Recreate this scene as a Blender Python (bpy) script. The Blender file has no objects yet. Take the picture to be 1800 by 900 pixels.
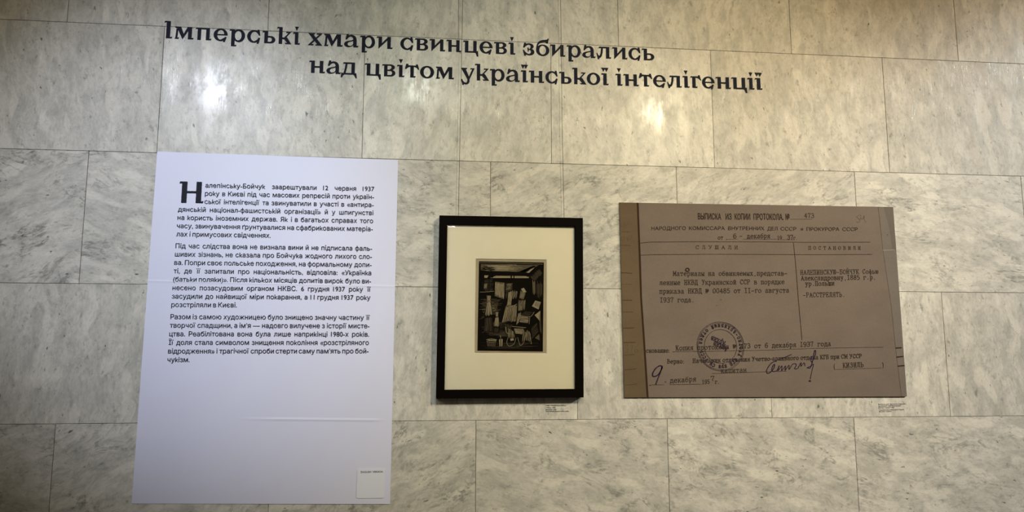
import bpy, bmesh, math, random
from mathutils import Vector
from mathutils.geometry import delaunay_2d_cdt

# ------------------------------------------------------------------ scene, camera, light
scene = bpy.context.scene
COL = scene.collection
scene.view_settings.view_transform = 'Standard'
scene.view_settings.look = 'None'
scene.view_settings.gamma = 1.0
scene.view_settings.use_curve_mapping = False
scene.view_settings.exposure = 0.0

cam_data = bpy.data.cameras.new('camera')
cam_data.sensor_width = 36.0
cam_data.lens = 1348.12 / 1800.0 * 36.0
cam = bpy.data.objects.new('camera', cam_data)
COL.objects.link(cam)
YAW, PITCH, ROLL = 0.106049, 0.134259, 0.00059
cam.location = (0.0, -2.26297, 1.53428)
_f = Vector((math.sin(YAW) * math.cos(PITCH), math.cos(YAW) * math.cos(PITCH), math.sin(PITCH)))
cam.rotation_euler = _f.to_track_quat('-Z', 'Y').to_euler()
cam_data.clip_start = 0.05
scene.camera = cam

world = bpy.data.worlds.new('hall_light')
scene.world = world
world.use_nodes = True
world.node_tree.nodes['Background'].inputs['Color'].default_value = (1.0, .84, .58, 1)
world.node_tree.nodes['Background'].inputs['Strength'].default_value = 0.062


def spot(name, loc, target, watts, color, cone, blend=1.0, radius=0.05, spec=1.0):
    d = bpy.data.lights.new(name, 'SPOT')
    d.energy, d.color = watts, color
    d.spot_size, d.spot_blend, d.shadow_soft_size = math.radians(cone), blend, radius
    d.specular_factor = spec
    o = bpy.data.objects.new(name, d)
    COL.objects.link(o)
    o.location = loc
    o.rotation_euler = (Vector(target) - Vector(loc)).to_track_quat('-Z', 'Y').to_euler()
    return o


spot('ceiling_spot', (3.15, -3.0, 3.80), (1.55, 0, 1.78), 215, (1.0, .62, .19), 46, radius=.11)
spot('ceiling_spot', (1.62, -3.0, 3.32), (0.72, 0, 1.88), 255, (1.0, .86, .57), 42, radius=.05)
spot('ceiling_spot', (-.10, -3.0, 3.45), (0.05, 0, 2.02), 118, (.93, 1.0, .90), 38, radius=.04)
spot('ceiling_spot', (-1.45, -3.0, 3.38), (-.70, 0, 1.93), 320, (.81, .87, 1.0), 28, radius=.10)
spot('ceiling_spot', (-3.0, -3.0, 3.45), (-.10, 0, 1.85), 62, (1.0, .82, .42), 52, radius=.06)
spot('ceiling_spot', (4.6, -3.0, 3.80), (1.78, 0, 1.55), 730, (.87, .96, 1.0), 33, radius=.11)

# slim strip lamp across the hall, seen only as a glint in the picture glass
_s = bpy.data.lights.new('strip_lamp', 'AREA')
_s.shape, _s.size, _s.size_y, _s.energy, _s.color = 'RECTANGLE', 1.2, .006, 1.5, (1.0, .97, .90)
_so = bpy.data.objects.new('strip_lamp', _s)
COL.objects.link(_so)
_so.location = (-.435, -3.02, 2.444)
_so.rotation_euler = (math.radians(90), 0, 0)

# ------------------------------------------------------------------ measured places (metres on the wall)
HEADING = [[[('І', -0.7976, -0.773, 2.478), ('м', -0.7672, -0.7118, 2.4776), ('п', -0.7071, -0.6607, 2.4772), ('е', -0.655, -0.6145, 2.4768), ('р', -0.6098, -0.564, 2.4764), ('с', -0.5578, -0.5194, 2.4761), ('ь', -0.5138, -0.4752, 2.4758), ('к', -0.4713, -0.4278, 2.4755), ('і', -0.424, -0.4026, 2.4753)], [('х', -0.38, -0.3362, 2.475), ('м', -0.3328, -0.2756, 2.4747), ('а', -0.2721, -0.2283, 2.4744), ('р', -0.2248, -0.1791, 2.4741), ('и', -0.1751, -0.1258, 2.4739)], [('с', -0.1029, -0.0633, 2.4736), ('в', -0.0591, -0.0179, 2.4734), ('и', -0.0144, 0.0344, 2.4733), ('н', 0.0375, 0.0839, 2.4731), ('ц', 0.0885, 0.1364, 2.473), ('е', 0.1398, 0.1802, 2.4728), ('в', 0.1845, 0.225, 2.4727), ('і', 0.2295, 0.2515, 2.4726)], [('з', 0.2745, 0.3111, 2.4725), ('б', 0.3161, 0.3581, 2.4725), ('и', 0.3604, 0.4089, 2.4724), ('р', 0.4125, 0.4579, 2.4724), ('а', 0.4624, 0.5051, 2.4723), ('л', 0.5074, 0.5551, 2.4723), ('и', 0.5581, 0.6067, 2.4723), ('с', 0.6107, 0.6496, 2.4723), ('ь', 0.6536, 0.6942, 2.4723)]], [[('н', -0.3733, -0.3255, 2.3886), ('а', -0.322, -0.2786, 2.388), ('д', -0.279, -0.2309, 2.3875)], [('ц', -0.2085, -0.159, 2.3868), ('в', -0.1562, -0.1159, 2.3863), ('і', -0.1116, -0.0886, 2.386), ('т', -0.0875, -0.044, 2.3858), ('о', -0.0417, 0.0013, 2.3855), ('м', 0.0055, 0.0626, 2.3852)], [('у', 0.083, 0.1254, 2.3849), ('к', 0.1258, 0.1702, 2.3847), ('р', 0.1718, 0.2179, 2.3846), ('а', 0.2218, 0.2657, 2.3845), ('ї', 0.268, 0.2909, 2.3845), ('н', 0.293, 0.3415, 2.3845), ('с', 0.3452, 0.3839, 2.3846), ('ь', 0.3882, 0.4275, 2.3846), ('к', 0.4293, 0.4745, 2.3847), ('о', 0.4756, 0.5185, 2.3849), ('ї', 0.5216, 0.5454, 2.3851)], [('і', 0.567, 0.5902, 2.3853), ('н', 0.5925, 0.6421, 2.3855), ('т', 0.6421, 0.6858, 2.3858), ('е', 0.6882, 0.7293, 2.3861), ('л', 0.7334, 0.7815, 2.3865), ('і', 0.7834, 0.807, 2.3869), ('ґ', 0.8092, 0.8454, 2.3872), ('е', 0.8474, 0.8889, 2.3876), ('н', 0.8923, 0.9428, 2.3882), ('ц', 0.9441, 0.996, 2.3888), ('і', 0.9973, 1.0208, 2.3893), ('ї', 1.0221, 1.0474, 2.3896)]]]
PANEL_LINES = [
 ('алепінську-Бойчук заарештували 12 червня 1937', -0.6542, -0.1707, 2.0289, 2.0297, 1),
 ('року в Києві під час масових репресій проти україн-', -0.6542, -0.171, 2.0049, 2.0056, 1),
 ('ської інтелігенції та звинуватили в участі в «антира-', -0.6542, -0.1712, 1.9808, 1.9816, 1),
 ('дянській націонал-фашистській організації» й у шпигунстві', -0.7264, -0.1715, 1.9566, 1.9575, 1),
 ('на користь іноземних держав. Як і в багатьох справах того', -0.7266, -0.1717, 1.9326, 1.9334, 1),
 ('часу, звинувачення ґрунтувалися на сфабрикованих матеріа-', -0.7269, -0.172, 1.9085, 1.9094, 1),
 ('лах і примусових свідченнях.', -0.7272, -0.4642, 1.8845, 1.8849, 0),
 ('Під час слідства вона не визнала вини й не підписала фаль-', -0.7274, -0.1725, 1.8503, 1.8512, 1),
 ('шивих зізнань, не сказала про Бойчука жодного лихого сло-', -0.7277, -0.1728, 1.8263, 1.8271, 1),
 ('ва. Попри своє польське походження, на формальному допи-', -0.728, -0.173, 1.8022, 1.8031, 1),
 ('ті, де її запитали про національність, відповіла: «Українка', -0.7283, -0.1733, 1.7782, 1.779, 1),
 ('(батьки поляки)». Після кількох місяців допитів вирок було ви-', -0.7285, -0.1735, 1.7541, 1.7549, 1),
 ('несено позасудовим органом НКВС. 6 грудня 1937 року її', -0.7288, -0.1738, 1.73, 1.7309, 1),
 ('засудили до найвищої міри покарання, а 11 грудня 1937 року', -0.7291, -0.174, 1.706, 1.7068, 1),
 ('розстріляли в Києві.', -0.7294, -0.5495, 1.6819, 1.6822, 0),
 ('Разом із самою художницею було знищено значну частину її', -0.7296, -0.1746, 1.6478, 1.6486, 1),
 ('творчої спадщини, а ім’я — надовго вилучене з історії мисте-', -0.7299, -0.1748, 1.6237, 1.6246, 1),
 ('цтва. Реабілітована вона була лише наприкінці 1980-х років.', -0.7302, -0.1751, 1.5997, 1.6005, 1),
 ('Її доля стала символом знищення покоління «розстріляного', -0.7304, -0.1753, 1.5756, 1.5765, 1),
 ('відродження» і трагічної спроби стерти саму пам’ять про бой-', -0.7307, -0.1756, 1.5515, 1.5524, 1),
 ('чукізм.', -0.731, -0.6713, 1.5275, 1.5276, 0)]
DROP_CAP = (-0.7267, -0.6573, 1.9825, 2.0453)
TYPED = [
 ('473', 1.1621, 1.9751, 1.1944, 1.9758),
 ('6', 0.928, 1.9066, 0.939, 1.9068),
 ('-', 0.9478, 1.9075, 0.9574, 1.9076),
 ('декабря', 0.9724, 1.9068, 1.0474, 1.9092),
 ('37', 1.1021, 1.9053, 1.1227, 1.9057),
 ('Материалы на обвиняемых,представ-', 0.7334, 1.7872, 1.0976, 1.7926),
 ('ленные НКВД Украинской ССР в порядке', 0.69, 1.759, 1.087, 1.766),
 ('приказа НКВД № 00485 от II-го августа', 0.6893, 1.7326, 1.1005, 1.7402),
 ('I937 года.', 0.69, 1.7062, 0.7983, 1.7076),
 ('НАЛЕПИНСКУЮ-БОЙЧУК Софью', 1.1395, 1.7953, 1.3964, 1.8022),
 ('Александровну,I885 г.р.', 1.1411, 1.7777, 1.3872, 1.7838),
 ('ур.Польши', 1.1535, 1.7609, 1.2493, 1.7632),
 ('-РАССТРЕЛЯТЬ.', 1.1442, 1.7253, 1.283, 1.7285),
 ('Копия протокола № 473 от 6 декабря I937 года', 0.7349, 1.5619, 1.2265, 1.5762),
 ('капитан', 0.8731, 1.4951, 0.9538, 1.4963),
 ('КИЗИЛЬ', 1.2608, 1.51, 1.3291, 1.5122),
 ('декабря', 0.7148, 1.4655, 0.7954, 1.4704),
 ('7', 0.8404, 1.471, 0.8531, 1.4715)]
SERIF = [
 ('от', 0.8784, 1.9017, 0.8956, 1.902),
 ('19', 1.0702, 1.9042, 1.0854, 1.9042),
 ('г.', 1.1227, 1.9046, 1.1344, 1.9048),
 ('СЛУШАЛИ', 0.8063, 1.8711, 0.9423, 1.8727),
 ('ПОСТАНОВИЛИ', 1.1699, 1.8747, 1.3429, 1.8771),
 ('снование:', 0.6433, 1.5552, 0.7168, 1.5558),
 ('Верно:', 0.7075, 1.5231, 0.7602, 1.5236),
 ('Начальник отделения Учетно-архивного отдела КГБ при СМ УССР', 0.7861, 1.5248, 1.3243, 1.5396),
 ('195', 0.8131, 1.4618, 0.8369, 1.4625),
 ('г.', 0.8533, 1.4622, 0.8656, 1.4624),
 ('(', 1.2296, 1.5061, 1.2377, 1.5061),
 (')', 1.3877, 1.5106, 1.3963, 1.5106)]
CONDENSED = [
 ('ВЫПИСКА', 0.8175, 1.9636, 0.8919, 1.9643),
 ('ИЗ', 0.9062, 1.9645, 0.9254, 1.9647),
 ('КОПИИ', 0.9355, 1.9649, 0.9854, 1.9656),
 ('ПРОТОКОЛА.', 0.9964, 1.9658, 1.0932, 1.9672),
 ('№', 1.1007, 1.9674, 1.1136, 1.9673)]
SANS = [
 ('НАРОДНОГО', 0.6694, 1.9267, 0.7779, 1.9295),
 ('КОМИССАРА', 0.7882, 1.9297, 0.9019, 1.9315),
 ('ВНУТРЕННИХ', 0.9129, 1.9314, 1.0297, 1.9331),
 ('ДЕЛ', 1.0397, 1.933, 1.0727, 1.9333),
 ('СССР', 1.0826, 1.933, 1.1342, 1.9336),
 ('и', 1.1487, 1.9339, 1.1557, 1.934),
 ('ПРОКУРОРА', 1.1677, 1.9337, 1.2752, 1.9354),
 ('СССР', 1.286, 1.9354, 1.3362, 1.9363)]
RULES = [
 (2.2, (0.6346, 1.8862), (0.6672, 1.8899), (0.7935, 1.8931), (1.0395, 1.8967)),
 (2.2, (1.0385, 1.8964), (1.1579, 1.8971), (1.3751, 1.901)),
 (2.2, (0.6337, 1.8489), (0.6662, 1.851), (0.8463, 1.855), (1.0377, 1.8571), (1.2062, 1.8588), (1.3788, 1.8623)),
 (2.6, (1.1224, 1.8946), (1.1243, 1.8557), (1.1256, 1.8361), (1.1291, 1.7167), (1.134, 1.5989), (1.1336, 1.5941)),
 (1.1, (1.1165, 1.9696), (1.1885, 1.9713)),
 (1.1, (0.9107, 1.9031), (0.9408, 1.9036)),
 (1.1, (0.9586, 1.9039), (1.068, 1.9053)),
 (1.1, (1.086, 1.9039), (1.1207, 1.9045)),
 (1.6, (0.7256, 1.5576), (1.0241, 1.5627), (1.1657, 1.5684), (1.3965, 1.5726)),
 (1.6, (0.8457, 1.4926), (1.0212, 1.498), (1.0788, 1.4998)),
 (1.4, (1.2386, 1.5045), (1.3856, 1.5087)),
 (1.4, (0.6573, 1.4599), (0.6959, 1.4601)),
 (1.8, (0.7134, 1.4605), (0.811, 1.4615)),
 (3, (0.9052, 1.9019), (0.9079, 1.902)),
 (3, (0.6515, 1.4584), (0.6551, 1.4584)),
 (3, (0.6987, 1.4686), (0.7024, 1.4686)),
 (2.6, (0.8805, 1.7151), (0.8824, 1.7151)),
 (2.2, (0.8669, 1.6975), (0.8688, 1.6976)),
 (2.4, (1.4338, 1.9255), (1.4358, 1.9255))]
TICKS = [
 (2, (0.5728, 1.7945), (0.606, 1.7934)),
 (0.9, (0.5722, 1.7598), (0.6045, 1.7597)),
 (2, (0.5739, 1.7114), (0.6038, 1.7114)),
 (1.1, (0.5748, 1.676), (0.6062, 1.6762)),
 (2, (0.5749, 1.6275), (0.6084, 1.6287)),
 (2, (0.5751, 1.5846), (0.6106, 1.5853)),
 (1, (0.5754, 1.5472), (0.608, 1.5493)),
 (1.6, (0.5777, 1.504), (0.612, 1.507)),
 (1.1, (0.5773, 1.4589), (0.6137, 1.4631)),
 (0.9, (0.576, 1.9202), (0.6026, 1.9204)),
 (0.9, (0.5739, 1.8789), (0.6043, 1.8781)),
 (3, (1.4389, 1.5699), (1.455, 1.5708)),
 (3, (1.4396, 1.5419), (1.4587, 1.5438)),
 (3, (1.4416, 1.5143), (1.461, 1.5158))]
PENCIL = [
 (1.2, (1.3508, 1.9872), (1.3407, 1.9856), (1.3361, 1.98), (1.3443, 1.9747), (1.3459, 1.9684), (1.3407, 1.9637), (1.3343, 1.9655)),
 (1.2, (1.3507, 1.9858), (1.3492, 1.9762), (1.3572, 1.9758), (1.3607, 1.986), (1.3606, 1.975), (1.3649, 1.9633)),
 (1.2, (0.5752, 1.9473), (0.5763, 1.9368), (0.5843, 1.9383), (0.5872, 1.9502)),
 (1.1, (0.6019, 1.9545), (0.591, 1.9397), (0.5827, 1.9264)),
 (1.2, (0.5824, 1.9074), (0.5757, 1.9039), (0.5747, 1.8952), (0.5808, 1.8934), (0.5844, 1.9014), (0.5824, 1.9074)),
 (1.2, (0.5943, 1.9055), (0.5921, 1.8897)),
 (1.2, (0.5929, 1.9028), (0.6037, 1.9096), (0.6075, 1.9044), (0.6021, 1.8977), (0.5941, 1.8963)),
 (1.3, (0.5786, 1.5763), (0.5864, 1.5789), (0.5884, 1.5738), (0.5831, 1.5687), (0.5888, 1.5649), (0.5855, 1.5573), (0.5782, 1.5548)),
 (1.3, (0.5942, 1.5738), (0.6033, 1.5764), (0.5977, 1.5574)),
 (1.3, (0.6243, 1.5815), (0.6123, 1.57), (0.6082, 1.5599), (0.6133, 1.5554), (0.6194, 1.5612), (0.6135, 1.5645)),
 (1.2, (0.6173, 1.5574), (0.6331, 1.563))]
INK = [
 (4.6, (0.6919, 1.5094), (0.689, 1.5157), (0.6803, 1.5145), (0.6696, 1.5057), (0.6622, 1.4931), (0.6631, 1.4855), (0.6717, 1.4855), (0.681, 1.4918), (0.6892, 1.5044), (0.6926, 1.514)),
 (4, (0.6915, 1.5119), (0.685, 1.4943), (0.6781, 1.4792), (0.6711, 1.4611)),
 (3.4, (1.0973, 1.5495), (1.0802, 1.5428), (1.0557, 1.5345), (1.0344, 1.5245), (1.0226, 1.5123), (1.0166, 1.5002), (1.0195, 1.4932), (1.0299, 1.4971), (1.0401, 1.5092), (1.0431, 1.5199), (1.0372, 1.5153), (1.0334, 1.5032), (1.0396, 1.4986), (1.051, 1.5032), (1.057, 1.5153)),
 (2.8, (1.057, 1.5153), (1.0531, 1.501), (1.066, 1.5153), (1.0647, 1.501), (1.0773, 1.5153), (1.0757, 1.5022), (1.088, 1.5174), (1.0887, 1.5053), (1.099, 1.5193), (1.1082, 1.5223), (1.1119, 1.5174), (1.1059, 1.5077), (1.1155, 1.5077), (1.1243, 1.5214), (1.1277, 1.5245), (1.1265, 1.5144), (1.1368, 1.5245), (1.1395, 1.5153)),
 (3.2, (1.1464, 1.5101), (1.1554, 1.5092), (1.1626, 1.5229), (1.1675, 1.5413), (1.1717, 1.5582), (1.1751, 1.5622), (1.1759, 1.553), (1.1693, 1.5383), (1.1619, 1.5275), (1.1599, 1.5337), (1.1638, 1.5444)),
 (2.4, (1.148, 1.5113), (1.1596, 1.5153), (1.167, 1.5205), (1.1614, 1.5015), (1.1542, 1.4756)),
 (6, (1.1507, 1.4699), (1.1539, 1.4699))]
STAMP = (0.8752, 1.574)
DOC = [(0.5712, 2.011), (1.4605, 2.0158), (1.4636, 1.4217), (0.5752, 1.4234)]
DOC_STRIP = [(0.6281, 2.0111), (0.6307, 1.8483), (0.6322, 1.7167), (0.6381, 1.5921), (0.6451, 1.4234)]
DOC_EDGE = [(1.4103, 2.0154), (1.4164, 1.88), (1.4227, 1.8043), (1.4323, 1.6972), (1.4361, 1.5912), (1.4458, 1.4219)]
DOC_EDGE2 = [(1.4276, 2.0154), (1.4422, 1.9496), (1.4486, 1.8769)]
DOC_TEAR = [(1.4161, 1.8756), (1.4548, 1.8778)]
BLOT = (0.7788, 1.8059)
CAPTION_ONE = [('Софія Налепінська-Бойчук', 0.34, 1.3994, 0.4008, 1.399), ('Голод, 1927', 0.34, 1.3933, 0.3691, 1.3931), ('Дереворит, папір', 0.3399, 1.3876, 0.3713, 1.3874), ('Національний художній музей України', 0.3399, 1.3828, 0.4091, 1.3824)]
CAPTION_TWO = [('Виписка з копії протоколу із вироком', 1.3725, 1.3964, 1.4608, 1.3975), ('про розстріл Софії Налепінської-', 1.3721, 1.3916, 1.4464, 1.3919), ('Бойчук, 6 грудня 1937', 1.3722, 1.3863, 1.4237, 1.3867), ('Галузевий державний архів Служби', 1.3732, 1.3796, 1.4549, 1.3803), ('безпеки України', 1.3734, 1.3746, 1.4127, 1.3752)]

# ------------------------------------------------------------------ helpers
def link(name, mesh, mats, parent=None):
    o = bpy.data.objects.new(name, mesh)
    for m in (mats if isinstance(mats, (list, tuple)) else [mats]):
        mesh.materials.append(m)
    COL.objects.link(o)
    if parent:
        o.parent = parent
    return o


def tag(o, label=None, cat=None, group=None, kind=None):
    for k, v in (('label', label), ('category', cat), ('group', group), ('kind', kind)):
        if v:
            o[k] = v
    return o


def empty(name, loc, label, cat, group=None):
    o = bpy.data.objects.new(name, None)
    o.empty_display_size = 0.05
    o.location = loc
    COL.objects.link(o)
    return tag(o, label, cat, group)


def area(l):
    return sum(l[i].x * l[(i + 1) % len(l)].y - l[(i + 1) % len(l)].x * l[i].y for i in range(len(l))) / 2


def inside(p, l):
    r = False
    for i in range(len(l)):
        a, b = l[i], l[(i + 1) % len(l)]
        if (a.y > p.y) != (b.y > p.y) and p.x < (b.x - a.x) * (p.y - a.y) / (b.y - a.y) + a.x:
            r = not r
    return r


def swell(l, d):
    """push a contour outwards along its normals (d > 0 thickens: holes wind the other way and shrink)"""
    out = []
    n = len(l)
    for i in range(n):
        e0, e1 = (l[i] - l[i - 1]).normalized(), (l[(i + 1) % n] - l[i]).normalized()
        n0, n1 = Vector((e0.y, -e0.x)), Vector((e1.y, -e1.x))
        m = n0 + n1
        k = max(.35, m.length_squared / 2)
        out.append(l[i] + m * (d / k) * .5 * (2 if m.length_squared < 1e-6 else 1))
    return out


def winding(p, loops):
    w = 0
    for l, (xa, ya, xb, yb) in loops:
        if not (xa <= p.x <= xb and ya <= p.y <= yb):
            continue
        for i in range(len(l)):
            a, b = l[i - 1], l[i]
            if (a.y > p.y) != (b.y > p.y):
                if p.x < (b.x - a.x) * (p.y - a.y) / (b.y - a.y) + a.x:
                    w += 1 if b.y > a.y else -1
    return w


def fill_loops(loops, bold):
    """fill outlines that may overlap themselves: triangulate everything, keep what winds round non-zero"""
    if not loops:
        return [], []
    fat = [] if bold else list(loops)
    for l in (loops if bold else []):
        host = l
        for h in loops:
            if h is not l and inside(l[0], h) and abs(area(h)) > abs(area(host)) and all(inside(p, h) for p in l):
                host = h
        fat.append(swell(l, bold if area(host) > 0 else -bold))
    pts, edges = [], []
    for l in fat:
        n = len(pts)
        pts += l
        edges += [(n + i, n + (i + 1) % len(l)) for i in range(len(l))]
    v, e, f, _a, _b, _c = delaunay_2d_cdt(pts, edges, [], 0, 1e-6)
    boxed = [(l, (min(p.x for p in l), min(p.y for p in l), max(p.x for p in l), max(p.y for p in l))) for l in fat]
    keep = []
    for t in f:
        c = sum((v[i] for i in t), Vector((0, 0))) / len(t)
        if winding(c, boxed) != 0:
            keep.append(list(t))
    return [(p.x, p.y) for p in v], keep


class Flat:
    """collects polygons lying on a plane parallel to the wall, given in wall metres (x, z)"""
    def __init__(self, parent_loc=(0, 0, 0)):
        self.v, self.f, self.mi = [], [], []
        self.p = parent_loc

    def poly(self, pts, y, mat=0):
        n = len(self.v)
        # faces must look into the room (towards -y): anticlockwise as seen from the room
        a = sum(pts[i][0] * pts[(i + 1) % len(pts)][1] - pts[(i + 1) % len(pts)][0] * pts[i][1] for i in range(len(pts)))
        if a < 0:
            pts = pts[::-1]
        self.v += [(x - self.p[0], y - self.p[1], z - self.p[2]) for x, z in pts]
        self.f.append(list(range(n, n + len(pts))))
        self.mi.append(mat)

    def line(self, pts, w, y, mat=0, cap=.5, taper=None):
        """stroke of width w along a polyline"""
        n = len(pts) - 1
        for i in range(n):
            (x0, z0), (x1, z1) = pts[i], pts[i + 1]
            d = math.hypot(x1 - x0, z1 - z0) or 1e-9
            ux, uz = (x1 - x0) / d, (z1 - z0) / d
            wa = w if taper is None else w * (taper[0] + (taper[1] - taper[0]) * i / n)
            wb = w if taper is None else w * (taper[0] + (taper[1] - taper[0]) * (i + 1) / n)
            x0, z0, x1, z1 = x0 - ux * wa * cap, z0 - uz * wa * cap, x1 + ux * wb * cap, z1 + uz * wb * cap
            self.poly([(x0 - uz * wa / 2, z0 + ux * wa / 2), (x0 + uz * wa / 2, z0 - ux * wa / 2),
                       (x1 + uz * wb / 2, z1 - ux * wb / 2), (x1 - uz * wb / 2, z1 + ux * wb / 2)], y, mat)

    def union(self, start):
        """merge the polygons added since face number start into one flat shape without overlaps"""
        faces = self.f[start:]
        if len(faces) < 2:
            return
        y, n0, mi = self.v[faces[0][0]][1], min(min(f) for f in faces), self.mi[start]
        loops = [[Vector((self.v[i][0], self.v[i][2])) for i in f] for f in faces]
        vs, fs = fill_loops(loops, 0)
        del self.v[n0:], self.f[start:], self.mi[start:]
        self.v += [(a, y, b) for a, b in vs]
        self.f += [[n0 + i for i in f] for f in fs]
        self.mi += [mi] * len(fs)

    def mesh(self, name):
        m = bpy.data.meshes.new(name)
        m.from_pydata(self.v, [], self.f)
        m.polygons.foreach_set('material_index', self.mi)
        m.update()
        return m


def smooth(pts, n=5):
    """Catmull-Rom through the points"""
    if len(pts) < 3:
        return list(pts)
    P = [pts[0]] + list(pts) + [pts[-1]]
    out = []
    for i in range(1, len(P) - 2):
        for k in range(n):
            t = k / n
            out.append(tuple(.5 * (2 * P[i][c] + (P[i + 1][c] - P[i - 1][c]) * t
                                   + (2 * P[i - 1][c] - 5 * P[i][c] + 4 * P[i + 1][c] - P[i + 2][c]) * t * t
                                   + (3 * P[i][c] - P[i - 1][c] - 3 * P[i + 1][c] + P[i + 2][c]) * t ** 3) for c in (0, 1)))
    return out + [pts[-1]]


def box_bm(bm, x0, x1, y0, y1, z0, z1):
    vs = [bm.verts.new((x, y, z)) for x in (x0, x1) for y in (y0, y1) for z in (z0, z1)]
    for f in ((0, 1, 3, 2), (4, 6, 7, 5), (0, 4, 5, 1), (2, 3, 7, 6), (0, 2, 6, 4), (1, 5, 7, 3)):
        bm.faces.new([vs[i] for i in f])


def prism(quad, y_back, y_front, org):
    """solid with the outline quad (x, z; clockwise from top left), between two depths"""
    m = bmesh.new()
    b = [m.verts.new((x - org[0], y_back - org[1], z - org[2])) for x, z in quad]
    f = [m.verts.new((x - org[0], y_front - org[1], z - org[2])) for x, z in quad]
    m.faces.new(b)
    m.faces.new(f[::-1])
    n = len(quad)
    for i in range(n):
        m.faces.new((b[i], f[i], f[(i + 1) % n], b[(i + 1) % n]))
    bmesh.ops.recalc_face_normals(m, faces=m.faces)
    me = bpy.data.meshes.new('solid')
    m.to_mesh(me)
    m.free()
    return me


# ------------------------------------------------------------------ materials
def mat(name, color, rough=.5, spec=.5, **kw):
    m = bpy.data.materials.new(name)
    m.use_nodes = True
    b = m.node_tree.nodes['Principled BSDF']
    b.inputs['Base Color'].default_value = (*color, 1)
    b.inputs['Roughness'].default_value = rough
    b.inputs['Specular IOR Level'].default_value = spec
    for k, v in kw.items():
        b.inputs[k].default_value = v
    return m


class N:
    """small node-building helper"""
    def __init__(self, m):
        self.t = m.node_tree
        self.b = self.t.nodes['Principled BSDF']

    def new(self, kind, **props):
        n = self.t.nodes.new(kind)
        for k, v in props.items():
            if k.startswith('i_'):
                n.inputs[k[2:].replace('_', ' ')].default_value = v
            else:
                setattr(n, k, v)
        return n

    def link(self, a, b):
        self.t.links.new(a, b)

    def noise(self, vec, scale, detail=4, rough=.55, dist=0.0):
        n = self.new('ShaderNodeTexNoise', i_Scale=scale, i_Detail=detail, i_Roughness=rough, i_Distortion=dist)
        self.link(vec, n.inputs['Vector'])
        return n.outputs['Fac']

    def mapping(self, vec, scale=(1, 1, 1), rot=0, loc=(0, 0, 0)):
        n = self.new('ShaderNodeMapping')
        n.inputs['Scale'].default_value = scale
        n.inputs['Rotation'].default_value = (0, 0, rot)
        n.inputs['Location'].default_value = loc
        self.link(vec, n.inputs['Vector'])
        return n.outputs['Vector']

    def ramp(self, fac, stops):
        n = self.new('ShaderNodeMapRange', interpolation_type='SMOOTHSTEP')
        n.inputs['From Min'].default_value, n.inputs['From Max'].default_value = stops[0], stops[1]
        n.inputs['To Min'].default_value, n.inputs['To Max'].default_value = stops[2], stops[3]
        self.link(fac, n.inputs['Value'])
        return n.outputs['Result']

    def math(self, op, a, b=None):
        n = self.new('ShaderNodeMath', operation=op)
        for i, v in enumerate((a, b)):
            if v is None:
                continue
            if isinstance(v, (int, float)):
                n.inputs[i].default_value = v
            else:
                self.link(v, n.inputs[i])
        return n.outputs[0]

    def mix(self, fac, a, b, blend='MIX'):
        n = self.new('ShaderNodeMix', data_type='RGBA', blend_type=blend)
        if isinstance(fac, (int, float)):
            n.inputs[0].default_value = fac
        else:
            self.link(fac, n.inputs[0])
        for i, v in ((6, a), (7, b)):
            if isinstance(v, tuple):
                n.inputs[i].default_value = (*v, 1)
            else:
                self.link(v, n.inputs[i])
        return n.outputs[2]


STONE_LIGHT, STONE_MID, STONE_DARK, STONE_PALE = (.66, .635, .58), (.48, .47, .432), (.35, .345, .318), (.74, .71, .64)
VEIN, FLECK = (.20, .20, .18), (.060, .064, .056)


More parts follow.
